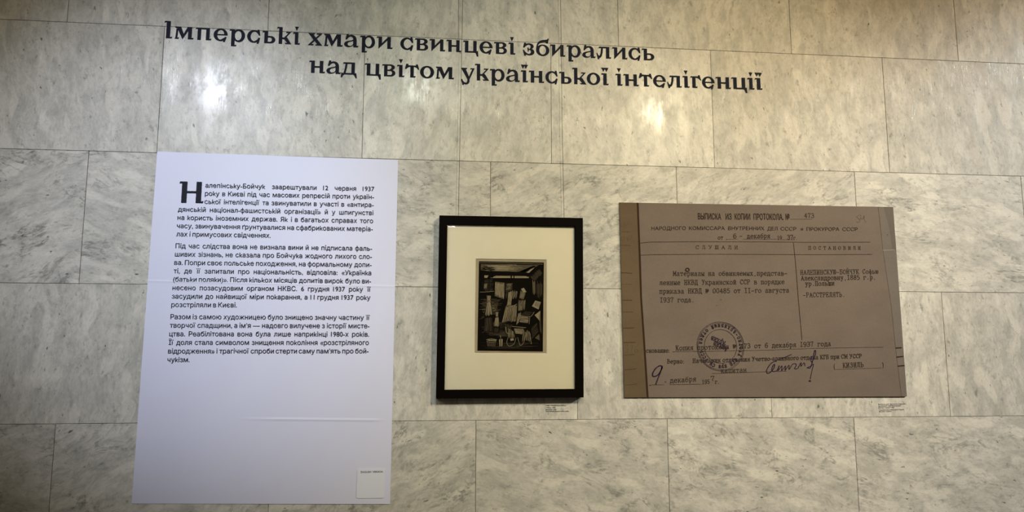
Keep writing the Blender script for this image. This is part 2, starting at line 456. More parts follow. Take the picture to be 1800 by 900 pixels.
def marble_material():
    m = mat('polished_grey_marble', (.6, .6, .58), .3, .20)
    g = N(m)
    uv = g.new('ShaderNodeUVMap', uv_map='stone').outputs['UV']           # metres, grain along v
    att = g.new('ShaderNodeAttribute', attribute_name='slab')
    sep = g.new('ShaderNodeSeparateColor')
    g.link(att.outputs['Color'], sep.inputs[0])
    tone, streak, wear = sep.outputs[0], sep.outputs[1], sep.outputs[2]
    # warp the coordinates a little so that nothing runs straight
    w = g.new('ShaderNodeTexNoise', i_Scale=7.0, i_Detail=3.0)
    g.link(uv, w.inputs['Vector'])
    vm = g.new('ShaderNodeVectorMath', operation='MULTIPLY_ADD')
    g.link(w.outputs['Color'], vm.inputs[0])
    vm.inputs[1].default_value = (.035, .05, 0)
    g.link(uv, vm.inputs[2])
    p = vm.outputs[0]
    long_ = g.mapping(p, (1, .46, 1))
    # soft grey clouds, drawn out along the grain
    c1 = g.ramp(g.noise(long_, 22, 8, .68), (.38, .66, 0, 1))
    c2 = g.ramp(g.noise(g.mapping(p, (1, .5, 1), 0, (3.1, 7.7, 0)), 64, 6, .68), (.48, .68, 0, 1))
    big = g.ramp(g.noise(g.mapping(p, (1, .5, 1), 0, (9.3, 1.2, 0)), 7.5, 3, .5), (.35, .65, 0, 1))
    col = g.mix(c1, STONE_LIGHT, STONE_MID)
    col = g.mix(g.math('MULTIPLY', c2, .55), col, STONE_DARK)
    col = g.mix(g.math('MULTIPLY', big, .22), col, STONE_DARK)
    # pale patches
    pale = g.ramp(g.noise(g.mapping(p, (1, .34, 1), 0, (5.5, 4.4, 0)), 21, 2, .4), (.565, .645, 0, .55))
    col = g.mix(pale, col, STONE_PALE)
    # veins: ridges of a warped noise, stronger on the slabs laid with the grain across
    across = g.math('SUBTRACT', 1.25, streak)

    def ridge(scale, loc, width, strength, squash):
        n = g.noise(g.mapping(p, (1, squash, 1), 0, loc), scale, 8, .66, .9)
        d = g.math('ABSOLUTE', g.math('SUBTRACT', n, .5))
        r = g.ramp(d, (0, width, 1, 0))
        gate = g.ramp(g.noise(g.mapping(p, (1, .5, 1), 0, loc[::-1]), 12, 3), (.46, .66, 0, strength))
        broken = g.ramp(g.noise(g.mapping(p, (1, .6, 1), 0, (loc[1], loc[0], 2)), 75, 4, .65), (.36, .60, .12, 1))
        return g.math('MULTIPLY', g.math('MULTIPLY', g.math('MULTIPLY', r, gate), broken), across)
    col = g.mix(ridge(7, (1.7, 8.2, 0), .030, .75, .38), col, VEIN)
    col = g.mix(ridge(17, (6.1, 2.9, 0), .045, .60, .50), col, VEIN)
    # cloudy dark patches beside the veins
    cl = g.ramp(g.noise(g.mapping(p, (1, .55, 1), 0, (7.7, 5.1, 0)), 42, 7, .75), (.555, .70, 0, .75))
    col = g.mix(cl, col, VEIN)
    # dark mineral flecks
    fl = g.ramp(g.noise(g.mapping(p, (1, .40, 1), 0, (2.2, 6.6, 0)), 96, 3, .55), (.655, .72, 0, .85))
    gate = g.ramp(g.noise(g.mapping(p, (1, .6, 1), 0, (8.8, .3, 0)), 13, 2), (.40, .58, .20, 1))
    col = g.mix(g.math('MULTIPLY', fl, gate), col, FLECK)
    sp = g.ramp(g.noise(p, 240, 1, .5), (.70, .76, 0, .65))
    col = g.mix(g.math('MULTIPLY', sp, gate), col, FLECK)
    # fine grain
    fine = g.ramp(g.noise(long_, 170, 3, .6), (.3, .7, .94, 1.06))
    hv = g.new('ShaderNodeHueSaturation')
    g.link(g.math('MULTIPLY', fine, tone), hv.inputs['Value'])
    g.link(col, hv.inputs['Color'])
    g.link(hv.outputs[0], g.b.inputs['Base Color'])
    # polish: worn, scratched areas on some slabs
    raw = g.new('ShaderNodeTexCoord').outputs['Object']
    sw = g.new('ShaderNodeSeparateXYZ')
    g.link(raw, sw.inputs[0])
    cb = g.new('ShaderNodeCombineXYZ')
    g.link(sw.outputs[0], cb.inputs[0])
    g.link(sw.outputs[2], cb.inputs[1])
    wall = cb.outputs[0]
    s1 = g.ramp(g.noise(g.mapping(wall, (480, 16, 1), -.10), 1, 2, .6), (.50, .75, 0, 1))
    s2 = g.ramp(g.noise(g.mapping(wall, (560, 20, 1), -.72), 1, 2, .6), (.56, .76, 0, 1))
    s3 = g.ramp(g.noise(g.mapping(wall, (34, 6, 1), -.06, (4, 4, 0)), 1, 3, .6), (.44, .60, 0, 1))
    patch = g.ramp(g.noise(g.mapping(wall, (1, .6, 1)), 5.5, 3, .6), (.40, .60, 0, 1))
    scr = g.math('MULTIPLY', g.math('MULTIPLY', g.math('MAXIMUM', s1, s2), s3), g.math('MULTIPLY', patch, wear))
    bump = g.new('ShaderNodeBump', i_Strength=1.0, i_Distance=.0007)
    g.link(scr, bump.inputs['Height'])
    g.link(bump.outputs[0], g.b.inputs['Coat Normal'])
    worn = g.math('MULTIPLY', g.math('POWER', att.outputs['Alpha'], 3), g.ramp(g.noise(g.mapping(wall, (1, .5, 1), 0, (2, 3, 0)), 16, 4, .65), (.42, .62, 0, .13)))
    g.link(g.math('ADD', worn, g.math('MULTIPLY', scr, 1.0)), g.b.inputs['Coat Weight'])
    g.b.inputs['Coat Roughness'].default_value = .15
    wav = g.new('ShaderNodeBump', i_Strength=.10, i_Distance=.003)
    g.link(g.noise(wall, 9, 2), wav.inputs['Height'])
    g.link(wav.outputs[0], g.b.inputs['Normal'])
    ro = g.ramp(g.noise(g.mapping(p, (1, .5, 1), 0, (4, 1, 0)), 14, 3), (.3, .7, -.03, .05))
    ro = g.math('ADD', ro, g.ramp(att.outputs['Alpha'], (0, 1, .46, .32)))
    g.link(g.math('SUBTRACT', ro, g.math('MULTIPLY', scr, .03)), g.b.inputs['Roughness'])
    return m


def paper_material(name, color, var=.04, rough=.6, scale=14, spec=.3):
    m = mat(name, color, rough, spec)
    g = N(m)
    oc = g.new('ShaderNodeTexCoord').outputs['Object']
    f = g.ramp(g.noise(oc, scale, 4), (.3, .7, 1 - var, 1 + var))
    h = g.new('ShaderNodeHueSaturation')
    h.inputs['Color'].default_value = (*color, 1)
    g.link(f, h.inputs['Value'])
    g.link(h.outputs[0], g.b.inputs['Base Color'])
    return m


def wood_paint():
    m = mat('black_frame_lacquer', (.0026, .0017, .0012), .55, .03)
    g = N(m)
    oc = g.new('ShaderNodeTexCoord').outputs['Object']
    f = g.noise(g.mapping(oc, (60, 60, 3)), 3, 4)
    b = g.new('ShaderNodeBump', i_Strength=.08, i_Distance=.0004)
    g.link(f, b.inputs['Height'])
    g.link(b.outputs[0], g.b.inputs['Normal'])
    return m


def glass_material():
    m = bpy.data.materials.new('picture_glass')
    m.use_nodes = True
    t = m.node_tree
    t.nodes.remove(t.nodes['Principled BSDF'])
    out = t.nodes['Material Output']
    tr = t.nodes.new('ShaderNodeBsdfTransparent')
    gl = t.nodes.new('ShaderNodeBsdfGlossy')
    gl.inputs['Roughness'].default_value = .006
    fr = t.nodes.new('ShaderNodeFresnel')
    fr.inputs['IOR'].default_value = 1.25
    mx = t.nodes.new('ShaderNodeMixShader')
    t.links.new(fr.outputs[0], mx.inputs[0])
    t.links.new(tr.outputs[0], mx.inputs[1])
    t.links.new(gl.outputs[0], mx.inputs[2])
    t.links.new(mx.outputs[0], out.inputs['Surface'])
    return m


def archive_paper(name, color, mottle):
    m = mat(name, color, .7, .15)
    g = N(m)
    oc = g.new('ShaderNodeTexCoord').outputs['Object']
    a = g.noise(g.mapping(oc, (1, 1, 1.6)), 6, 5, .6)
    b = g.noise(oc, 160, 3, .6)
    v = g.math('ADD', g.ramp(a, (.3, .7, -mottle, mottle)), g.ramp(b, (.3, .7, .96, 1.04)))
    h = g.new('ShaderNodeHueSaturation')
    h.inputs['Color'].default_value = (*color, 1)
    g.link(v, h.inputs['Value'])
    g.link(h.outputs[0], g.b.inputs['Base Color'])
    return m


M_marble = marble_material()
M_joint = paper_material('dark_joint_mortar', (.085, .068, .045), .5, .9, 25)
M_vinyl = mat('navy_black_vinyl', (.0125, .0135, .0270), .65, .10)
M_ink = mat('print_ink', (.020, .021, .033), .7, .1)
M_sheet = paper_material('white_poster_paper', (.70, .715, .90), .012, .5, 5, .35)
M_sticker = paper_material('white_sticker_paper', (.76, .78, .90), .01, .45, 9, .4)
M_frame = wood_paint()
M_mat = paper_material('cream_mat_board', (.70, .665, .54), .012, .8, 30, .1)
M_bevel = mat('mat_core_white', (.80, .78, .70), .8, .1)
M_print = paper_material('aged_print_paper', (.36, .31, .215), .06, .8, 30, .1)
M_black = mat('woodcut_black', (.0042, .0030, .0018), .8, .03)
M_tan = mat('woodcut_paper_line', (.27, .23, .155), .75, .05)
M_dim = mat('woodcut_half_tone', (.080, .064, .042), .75, .05)
M_glass = glass_material()
M_backing = mat('brown_backing_board', (.16, .11, .07), .8, .2)
M_wire = mat('thin_steel_wire', (.030, .026, .022), .35, .6, Metallic=.6)
M_doc = archive_paper('archive_page', (.164, .130, .108), .07)
M_bind = archive_paper('archive_binding', (.122, .085, .050), .10)
M_edge = archive_paper('archive_page_edge', (.165, .140, .122), .05)
M_edge2 = archive_paper('archive_page_edge_grey', (.135, .113, .096), .05)
M_dark = mat('archive_gutter_dark', (.038, .020, .011), .8, .1)
M_type = mat('archive_type_ink', (.032, .022, .019), .8, .1)
M_violet = mat('archive_violet_ink', (.020, .010, .034), .8, .1)
M_stamp = mat('archive_stamp_ink', (.026, .015, .027), .8, .1)
M_pencil = mat('archive_pencil', (.088, .064, .047), .8, .1)
M_white = mat('archive_tear', (.36, .30, .25), .8, .1)
M_floor = paper_material('grey_granite_floor', (.30, .29, .27), .2, .35, 60)

# ------------------------------------------------------------------ the marble wall
ROW_H = .385
Z_A = 2.5151
ROW_Z = {0: (2.5151, 2.9), 1: (2.1293, 2.5151), 2: (1.7460, 2.1293), 3: (1.3597, 1.7460), 4: (.9750, 1.3597)}
JOINTS = {0: [-1.6443, -1.0713, -.4984, .0742, .5793, 1.1508, 1.7295, 2.3005],
          1: [-1.3700, -.7963, -.2097, .3627, .8792, 1.4607, 2.0370, 2.6100],
          2: [-1.5600, -.9831, -.4038, .1755, .7550, 1.3404, 1.9150, 2.4900],
          3: [-1.3000, -.7230, -.1450, .4347, 1.0304, 1.6070, 2.1800, 2.7500],
          4: [-1.5930, -1.0158, -.4400, .1359, .7047, 1.2903, 1.8600, 2.4400]}
X0, X1 = -2.25, 2.95


def full_row(js, first):
    js = list(js)
    while js[0] > X0 + .2:
        js.insert(0, js[0] - .575)
    while js[-1] < X1 - .2:
        js.append(js[-1] + .575)
    return [X0] + [j for j in js if X0 + .05 < j < X1 - .05] + [X1]


def build_wall():
    rnd = random.Random(11)
    rows = [(2.9, 3.285, [j + .29 for j in JOINTS[0]], 7), (3.285, 3.62, JOINTS[0], 8)]
    rows += [(ROW_Z[r][0], ROW_Z[r][1], JOINTS[r], r) for r in range(5)]
    rows += [(.590, .975, [j + .28 for j in JOINTS[4]], 5), (.205, .590, JOINTS[4], 6), (0, .205, JOINTS[3], 9)]
    v, f, mi, uvs, cols = [], [], [], [], []
    g, ch, dep = .00045, .0007, .0010                 # half joint, arris width, arris depth
    for z0, z1, js, r in rows:
        xs = full_row(js, r)
        for a, b in zip(xs[:-1], xs[1:]):
            xa, xb, za, zb = a + g, b - g, z0 + g, z1 - g
            tilt = rnd.uniform(-.0004, .0004)
            n = len(v)
            v += [(xa + ch, tilt, za + ch), (xb - ch, 0, za + ch), (xb - ch, 0, zb - ch), (xa + ch, tilt, zb - ch),
                  (xa, dep, za), (xb, dep, za), (xb, dep, zb), (xa, dep, zb),
                  (xa, .02, za), (xb, .02, za), (xb, .02, zb), (xa, .02, zb)]
            fs = [(0, 1, 2, 3)] + [(i, 4 + i, 4 + (i + 1) % 4, (i + 1) % 4) for i in range(4)] \
                + [(4 + i, 8 + i, 8 + (i + 1) % 4, 4 + (i + 1) % 4) for i in range(4)]
            f += [tuple(n + i for i in q) for q in fs]
            mi += [0] * 9
            upright = r in (0, 1, 3, 5, 8)
            ang = rnd.uniform(-.16, .16) if upright else math.radians(rnd.choice((62, 70, 80, 98, 106)))
            ox, oy = rnd.uniform(0, 60), rnd.uniform(0, 60)
            ca, sa = math.cos(ang), math.sin(ang)
            tone = rnd.uniform(.93, 1.05)
            wear = (1.0 if a > -.85 else .35) if r == 1 else (.35 if r in (2, 0) else .15)
            polish = .95 if r == 1 and -.85 < a < .85 else (.25 if r in (0, 1) else .5)          # some slabs are only honed
            for (x, y, z) in v[n:n + 12]:
                lx, lz = x - a, z - z0
                uvs.append((ox + ca * lx - sa * lz, oy + sa * lx + ca * lz))
                cols.append((tone, float(upright), wear, polish))
    n = len(v)
    v += [(X0, .0045, 0), (X1, .0045, 0), (X1, .0045, 3.62), (X0, .0045, 3.62)]
    f.append((n, n + 1, n + 2, n + 3))
    mi.append(1)
    v += [(X0, .2, 0), (X1, .2, 0), (X1, .2, 3.62), (X0, .2, 3.62)]
    f += [(n + 7, n + 6, n + 5, n + 4), (n, n + 4, n + 5, n + 1), (n + 3, n + 2, n + 6, n + 7), (n, n + 3, n + 7, n + 4), (n + 1, n + 5, n + 6, n + 2)]
    mi += [1] * 5
    uvs += [(0, 0)] * 8
    cols += [(1, 0, 0, 1)] * 8
    me = bpy.data.meshes.new('wall_back')
    me.from_pydata(v, [], f)
    me.polygons.foreach_set('material_index', mi)
    uvl = me.uv_layers.new(name='stone')
    ca = me.color_attributes.new('slab', 'FLOAT_COLOR', 'POINT')
    for i, c in enumerate(cols):
        ca.data[i].color = c
    for lp in me.loops:
        uvl.data[lp.index].uv = uvs[lp.vertex_index]
    me.update()
    return tag(link('wall_back', me, [M_marble, M_joint]), 'grey veined marble slab wall in staggered courses with dark joints', 'wall', kind='structure')


build_wall()
fb = bmesh.new()
box_bm(fb, X0, X1, -4.2, .2, -.12, 0.0)
fm = bpy.data.meshes.new('floor')
bmesh.ops.recalc_face_normals(fb, faces=fb.faces)
fb.to_mesh(fm)
fb.free()
tag(link('floor', fm, M_floor), 'grey stone floor at the foot of the marble wall', 'floor', kind='structure')

# ------------------------------------------------------------------ the slab-serif display letters of the heading
def serif_tl(xs, top=100):
    return [(xs + 1, top), (xs - 13, top), (xs - 17, top - 14), (xs + 1, top - 11)]


def serif_br(xr, base=0):
    return [(xr - 1, base), (xr + 12, base), (xr + 16, base + 14), (xr - 1, base + 11)]


def rect(x0, x1, y0, y1):
    return [(x0, y0), (x1, y0), (x1, y1), (x0, y1)]


def ring(cx, cy, rx, ry, ix, iy, irx, iry, a0=0, a1=360, n=40):
    out = []
    pts = []
    for k in range(n + 1):
        a = math.radians(a0 + (a1 - a0) * k / n)
        pts.append(((cx + rx * math.cos(a), cy + ry * math.sin(a)), (ix + irx * math.cos(a), iy + iry * math.sin(a))))
    for k in range(n):
        out.append([pts[k][0], pts[k + 1][0], pts[k + 1][1], pts[k][1]])
    return out


def stem(x, top=100, base=0, tl=True, br=True, w=29):
    out = [rect(x, x + w, base, top)]
    if tl:
        out.append(serif_tl(x, top))
    if br:
        out.append(serif_br(x + w, base))
    return out


GLYPH = {
    'І': stem(17, 140),
    'і': stem(17) + [[(14, 147), (48, 147), (31, 111)]],
    'ї': stem(17) + [[(1, 147), (36, 147), (19, 111)], [(27, 147), (62, 147), (44, 111)], rect(27, 36, 137, 147)],
    'м': [[(0, 100), (50, 100), (74, 43), (66, -2), (24, 80), (20, 86), (9, 87)], [(66, -2), (74, 43), (104, 100), (112, 100), (112, 72)],
          [(14, 84), (30, 82), (25, 11), (39, 13), (34, 0), (2, 0), (9, 12)]] + stem(109, tl=False, w=30),
    'п': stem(16, br=False) + [rect(20, 116, 86, 100)] + stem(86, tl=False, w=30),
    'е': ring(56, 50, 56, 52, 57, 50, 28, 39, -4, 304) + [rect(26, 111, 45, 56), [(58, 11), (86, 28), (94, 36), (105, 33), (92, -8), (75, -7), (80, 4), (58, -2)]],
    'с': ring(54, 50, 54, 52, 59, 50, 31, 39, 52, 302) + [[(60, 88), (82, 99), (80, 106), (96, 106), (105, 58), (94, 58), (80, 78), (68, 87)],
         [(60, 12), (80, 24), (93, 42), (105, 38), (93, -8), (76, -8), (82, 4), (60, -2)]],
    'р': stem(15, 100, -38) + ring(76, 50, 50, 53, 71, 50, 27, 38, -158, 158),
    'ь': stem(15, br=False) + [rect(15, 69, 0, 13), rect(44, 66, 47, 60)] + ring(66, 30, 39, 30, 62, 30, 15, 17, -90, 90, 20),
    'к': stem(13, 138, br=False) + [[(42, 39), (42, 54), (58, 54), (92, 91), (74, 91), (70, 92), (76, 101), (116, 101), (66, 46), (58, 39)],
         [(56, 40), (74, 60), (86, 50), (119, 0), (69, 0), (63, 12), (82, 10)]],
    'х': [[(2, 100), (59, 100), (53, 89), (46, 90), (122, 0), (62, 0), (67, 11), (78, 11)], [(120, 100), (75, 100), (70, 90), (92, 90), (0, 0), (46, 0), (51, 12), (32, 12)]],
    'а': [[(20, 107), (38, 109), (36, 98), (50, 101), (64, 102), (80, 98), (92, 89), (99, 76), (102, 60), (102, 20), (103, 12), (118, 14), (113, 0), (75, 0), (75, 14), (73, 30), (73, 60), (72, 72), (66, 83), (55, 88), (42, 84), (30, 73), (21, 61), (11, 66)],
          [(74, 63), (60, 57), (40, 53), (20, 48), (6, 39), (0, 26), (4, 12), (16, 3), (34, -1), (52, 2), (66, 8), (78, 18), (74, 28), (66, 16), (54, 11), (42, 11), (32, 16), (28, 26), (32, 36), (42, 43), (58, 47), (74, 52)]],
    'и': [[(17, 100), (46, 100), (46, 30), (17, -3)], serif_tl(17), [(17, -3), (17, 12), (46, 46), (96, 100), (110, 100), (88, 68)]] + stem(89, tl=False),
    'в': stem(16, br=False) + [rect(44, 68, 88, 100), rect(44, 72, 0, 13), rect(44, 76, 45, 57)] + ring(68, 76, 39, 24.5, 64, 75, 14, 13.5, -90, 90, 20) + ring(72, 28.5, 40, 28.5, 68, 29, 16, 16.5, -90, 90, 20),
    'н': stem(16, br=False) + [rect(44, 86, 43, 57)] + stem(84, tl=False),
    'ц': stem(16, br=False) + [rect(16, 117, 0, 13), rect(86, 115, 0, 100), [(102, 2), (115, 15), (127, 15), (130, -30), (117, -30), (110, -10)]],
    'з': [[(12, 105), (29, 104), (26, 97), (40, 101), (55, 102), (72, 98), (84, 89), (89, 76), (84, 63), (72, 53), (58, 49), (56, 54), (62, 62), (64, 75), (60, 85), (50, 89), (38, 86), (26, 76), (12, 62), (3, 66)],
          [(58, 56), (74, 55), (88, 46), (94, 30), (90, 14), (76, 3), (56, -2), (40, 0), (27, 5), (25, -5), (13, -5), (1, 44), (9, 45), (20, 30), (34, 17), (46, 12), (56, 13), (64, 22), (66, 32), (62, 44)],
          [(37, 66), (48, 64), (49, 55), (62, 50), (62, 44), (50, 46), (47, 30), (41, 30)]],
    'б': ring(56, 47, 56, 49, 56, 48, 28, 37) + [[(0, 48), (1, 66), (6, 92), (18, 115), (35, 128), (55, 134), (80, 137), (95, 140), (97, 148), (109, 148), (100, 106), (85, 106), (86, 113), (70, 116), (48, 112), (30, 103), (18, 90), (14, 70), (16, 48)]],
    'л': [[(18, 86), (25, 100), (112, 100), (112, 87), (57, 87), (54, 50), (47, 22), (38, 8), (26, 2), (24, -8), (12, -8), (0, 44), (7, 47), (14, 32), (22, 22), (29, 26), (36, 46), (40, 87), (30, 87)]] + stem(82, tl=False),
    'д': [rect(8, 128, 0, 13), [(6, 18), (15, 13), (34, 2), (22, -8), (13, -24), (2, -24)], [(122, 13), (132, 14), (136, -28), (124, -28), (116, -10), (104, 2)],
          [(18, 87), (25, 100), (118, 100), (118, 87), (56, 87), (52, 55), (42, 12), (24, 12), (34, 50), (39, 87), (30, 88)], rect(89, 118, 0, 100)],
    'т': stem(44, tl=False) + [[(10, 112), (29, 112), (27, 101), (50, 99), (50, 88), (34, 86), (22, 79), (9, 68), (0, 71)],
         [(89, 109), (105, 110), (117, 66), (109, 65), (97, 78), (84, 86), (68, 88), (68, 99), (90, 100)], rect(48, 70, 88, 99)],
    'о': ring(57.5, 50, 57.5, 52, 57.5, 50, 28, 38.5),
    'у': [[(2, 100), (52, 100), (50, 90), (41, 89), (68, 24), (71, 0), (53, 0), (53, 6)], [(73, 89), (79, 99), (111, 99), (71, 5), (64, 24), (90, 89)],
          [(71, 8), (71, -14), (64, -28), (52, -36), (37, -38), (27, -34), (25, -43), (15, -43), (3, 6), (12, 8), (20, -8), (30, -19), (41, -23), (50, -18), (53, -6), (53, 10)]],
    'ґ': stem(17) + [[(66, 100), (68, 110), (81, 111), (95, 66), (87, 65), (76, 78), (62, 86), (45, 87), (45, 100)]],
    'Н': stem(20, 140, br=False, w=33) + [rect(52, 114, 64, 78)] + stem(111, 140, tl=False, w=33),
}
for _k, _g in GLYPH.items():                            # keep outlines as plain lists of (x, y)
    GLYPH[_k] = [list(p) for p in _g]


def glyph_extent(ch):
    xs = [p[0] for poly in GLYPH[ch] for p in poly]
    return min(xs), max(xs)


def put_glyph(fl, ch, x0, x1, base, unit_z, y):
    a, b = glyph_extent(ch)
    s = (x1 - x0) / (b - a)
    n = len(fl.f)
    for poly in GLYPH[ch]:
        fl.poly([(x0 + (px - a) * s, base + pz * unit_z) for px, pz in poly], y)
    fl.union(n)


# heading: cut vinyl stuck straight onto the stone
lettering = empty('wall_lettering', (.33, 0, 2.42), 'two-line navy black heading stuck high on the marble above the poster and frame', 'lettering')
for words in HEADING:
    ln = None
    for wd in words:
        fl = Flat(lettering.location)
        for ch, x0, x1, base in wd:
            put_glyph(fl, ch, x0, x1, base, .000386, -.0008)
        link('word', fl.mesh('word'), M_vinyl, lettering)

# ------------------------------------------------------------------ sans-serif text (the built-in outline font)
_sans = {}


def sans_prepare(texts, bold):
    """turn each distinct text into a flat mesh once"""
    objs = {}
    for t in texts:
        if (t, bold) in _sans or (t, bold) in objs:
            continue
        c = bpy.data.curves.new('t', 'FONT')
        c.body = t
        c.size = 1.0
        o = bpy.data.objects.new('t', c)
        COL.objects.link(o)
        objs[(t, bold)] = o
    bpy.context.view_layer.update()
    dg = bpy.context.evaluated_depsgraph_get()
    for k, o in objs.items():
        cu = o.evaluated_get(dg).to_curve(dg)
        loops = []
        for sp in cu.splines:
            pts = []
            bp = sp.bezier_points
            n = len(bp)
            for i in range(n):
                p0, p1 = bp[i], bp[(i + 1) % n]
                a, b, c, d = p0.co, p0.handle_right, p1.handle_left, p1.co
                straight = (b - a).cross(d - a).length < 1e-7 and (c - a).cross(d - a).length < 1e-7
                for t in ([0] if straight else [j / 4 for j in range(4)]):
                    q = (1 - t) ** 3 * a + 3 * t * (1 - t) ** 2 * b + 3 * t * t * (1 - t) * c + t ** 3 * d
                    if not pts or (q.xy - pts[-1]).length > 1e-5:
                        pts.append(q.xy.copy())
            if len(pts) > 2 and (pts[0] - pts[-1]).length < 1e-5:
                pts.pop()
            if len(pts) > 2:
                loops.append(pts)
        o.to_curve_clear()
        vs, fs = fill_loops(loops, bold)
        lo, hi = (min(p[0] for p in vs), max(p[0] for p in vs)) if vs else (0, 0)
        _sans[k] = ([(x - lo, y) for x, y in vs], fs, hi - lo)
    for o in objs.values():
        c = o.data
        bpy.data.objects.remove(o)
        bpy.data.curves.remove(c)


def put_sans(fl, t, bold, x, z, sx, sz, slope, y):
    vs, fs, w = _sans[(t, bold)]
    n = len(fl.v)
    fl.v += [(x + px * sx - fl.p[0], y - fl.p[1], z + py * sz + px * sx * slope - fl.p[2]) for px, py in vs]
    for f in fs:
        fl.f.append([n + i for i in f])
        fl.mi.append(0)
    return w * sx


CAP = .727                                               # cap height of the built-in font per unit size


def latin_k(t):                                          # the poster's letter ka is drawn with an ascender
    return t.replace('к', 'k')


# ------------------------------------------------------------------ white information poster
PO = (-.45, 0, 1.63)
poster = empty('information_poster', PO, 'tall white paper poster with three paragraphs of black text, left of the black frame', 'poster')
PANEL = [(-.7943, 2.1324), (-.1021, 2.1268), (-.105, 1.1304), (-.8028, 1.1448)]


def bilin(q, u, v):
    (ax, az), (bx, bz), (cx, cz), (dx, dz) = q
    tx, tz = ax + (bx - ax) * u, az + (bz - az) * u
    ex, ez = dx + (cx - dx) * u, dz + (cz - dz) * u
    return tx + (ex - tx) * v, tz + (ez - tz) * v


def build_sheet():
    b = bmesh.new()
    vs_ = sorted(set([i / 40 for i in range(41)] + [.376, .379, .382, .385, .388, .7615, .7645, .7675, .7705, .7735, .035, .038, .041]))
    nu = 40
    grid = []
    for v in vs_:
        row = []
        for i in range(nu + 1):
            u = i / nu
            x, z = bilin(PANEL, u, v)
            lift = .0019
            lift += .00055 * max(0, 1 - abs(v - .382) / .0042)                      # fold right across
            lift += .0011 * max(0, 1 - abs(v - .7675) / .0055) * max(0, min(1, (u - .38) * 6)) * max(0, min(1, (.965 - u) * 30))
            lift += .0007 * max(0, 1 - abs(v - .165) / .02) * max(0, 1 - u / .05)     # nick at the left edge
            lift += .0004 * math.sin(u * 5 + 1) * math.sin(v * 4)
            row.append(b.verts.new((x - PO[0], -lift - PO[1], z - PO[2])))
        grid.append(row)
    for r0, r1 in zip(grid[:-1], grid[1:]):
        for i in range(nu):
            f = b.faces.new((r1[i], r1[i + 1], r0[i + 1], r0[i]))
            f.smooth = False
    me = bpy.data.meshes.new('sheet')
    b.to_mesh(me)
    b.free()
    o = link('sheet', me, M_sheet, poster)
    s = o.modifiers.new('thickness', 'SOLIDIFY')
    s.thickness = .0009
    s.offset = -1
    return o


build_sheet()
Y_T = -.0034
fl = Flat(PO)
put_glyph(fl, 'Н', DROP_CAP[0], DROP_CAP[1], DROP_CAP[2], (DROP_CAP[3] - DROP_CAP[2]) / 140, Y_T)
link('initial_letter', fl.mesh('initial_letter'), M_ink, poster)
B_BODY = .013
sans_prepare([latin_k(w) for ln in PANEL_LINES for w in ln[0].split(' ')], B_BODY)
EM = .0139 / CAP * 1.0
nat = []
for t, x0, x1, z0, z1, full in PANEL_LINES:
    if not full:
        ws = [_sans[(latin_k(w), B_BODY)][2] for w in t.split(' ')]
        nat.append((x1 - x0) / (sum(ws) + .30 * (len(ws) - 1)))
SX = sum(nat) / len(nat)
for i0, i1 in ((0, 7), (7, 15), (15, 21)):
    fl = Flat(PO)
    for t, x0, x1, z0, z1, full in PANEL_LINES[i0:i1]:
        ws = [latin_k(w) for w in t.split(' ')]
        tot = sum(_sans[(w, B_BODY)][2] for w in ws)
        sx = SX if full else nat[[k for k, l in enumerate(l for l in PANEL_LINES if not l[5]) if l[0] == t][0]]
        gap = (x1 - x0 - tot * sx) / max(1, len(ws) - 1)
        if full and gap < .17 * SX:                      # tightly set line: narrow the letters instead
            sx = (x1 - x0) / (tot + .2 * (len(ws) - 1))
            gap = .2 * sx
        sl = (z1 - z0) / (x1 - x0)
        x = x0
        for w in ws:
            x += put_sans(fl, w, B_BODY, x, z0 + (x - x0) * sl, sx, EM, sl, Y_T) + gap
    link('paragraph', fl.mesh('paragraph'), M_ink, poster)

# sticker in the poster's lower right corner
SK = (-.16, -.002, 1.188)
sticker = empty('sticker', SK, 'small white rounded sticker in the lower right corner of the white poster', 'sticker')


def rounded(q, r, n=5):
    out = []
    c = [Vector(p) for p in q]
    for i in range(4):
        a, b_, d = c[i - 1], c[i], c[(i + 1) % 4]
        p0 = b_ + (a - b_).normalized() * r
        p1 = b_ + (d - b_).normalized() * r
        for k in range(n + 1):
            t = k / n
            out.append(tuple((1 - t) ** 2 * p0 + 2 * t * (1 - t) * b_ + t * t * p1))
    return out


STK = [(-.1981, 1.2283), (-.1206, 1.2278), (-.1213, 1.1475), (-.1997, 1.1482)]
link('label_sheet', prism(rounded(STK, .006), -.0028, -.0038, SK), M_sticker, sticker)
sans_prepare(['ENGLISH', 'VERSION'], .028)
fl = Flat(SK)
put_sans(fl, 'ENGLISH', .028, -.1883, 1.2172, .0285 / _sans[('ENGLISH', .028)][2], .0052 / CAP, 0, -.0041)
put_sans(fl, 'VERSION', .028, -.1560, 1.2173, .0285 / _sans[('VERSION', .028)][2], .0052 / CAP, 0, -.0041)
link('heading_text', fl.mesh('heading_text'), M_ink, sticker)

# ------------------------------------------------------------------ framed print
FO = (.235, 0, 1.69)
frame = empty('picture_frame', FO, 'black wooden frame with cream mat and small dark print, hung on two wires', 'framed picture')
F_OUT = [(.0226, 1.9556), (.4522, 1.9562), (.4478, 1.4251), (.0196, 1.4238)]
F_IN = [(.0467, 1.9287), (.4271, 1.9295), (.4231, 1.4494), (.0437, 1.4487)]


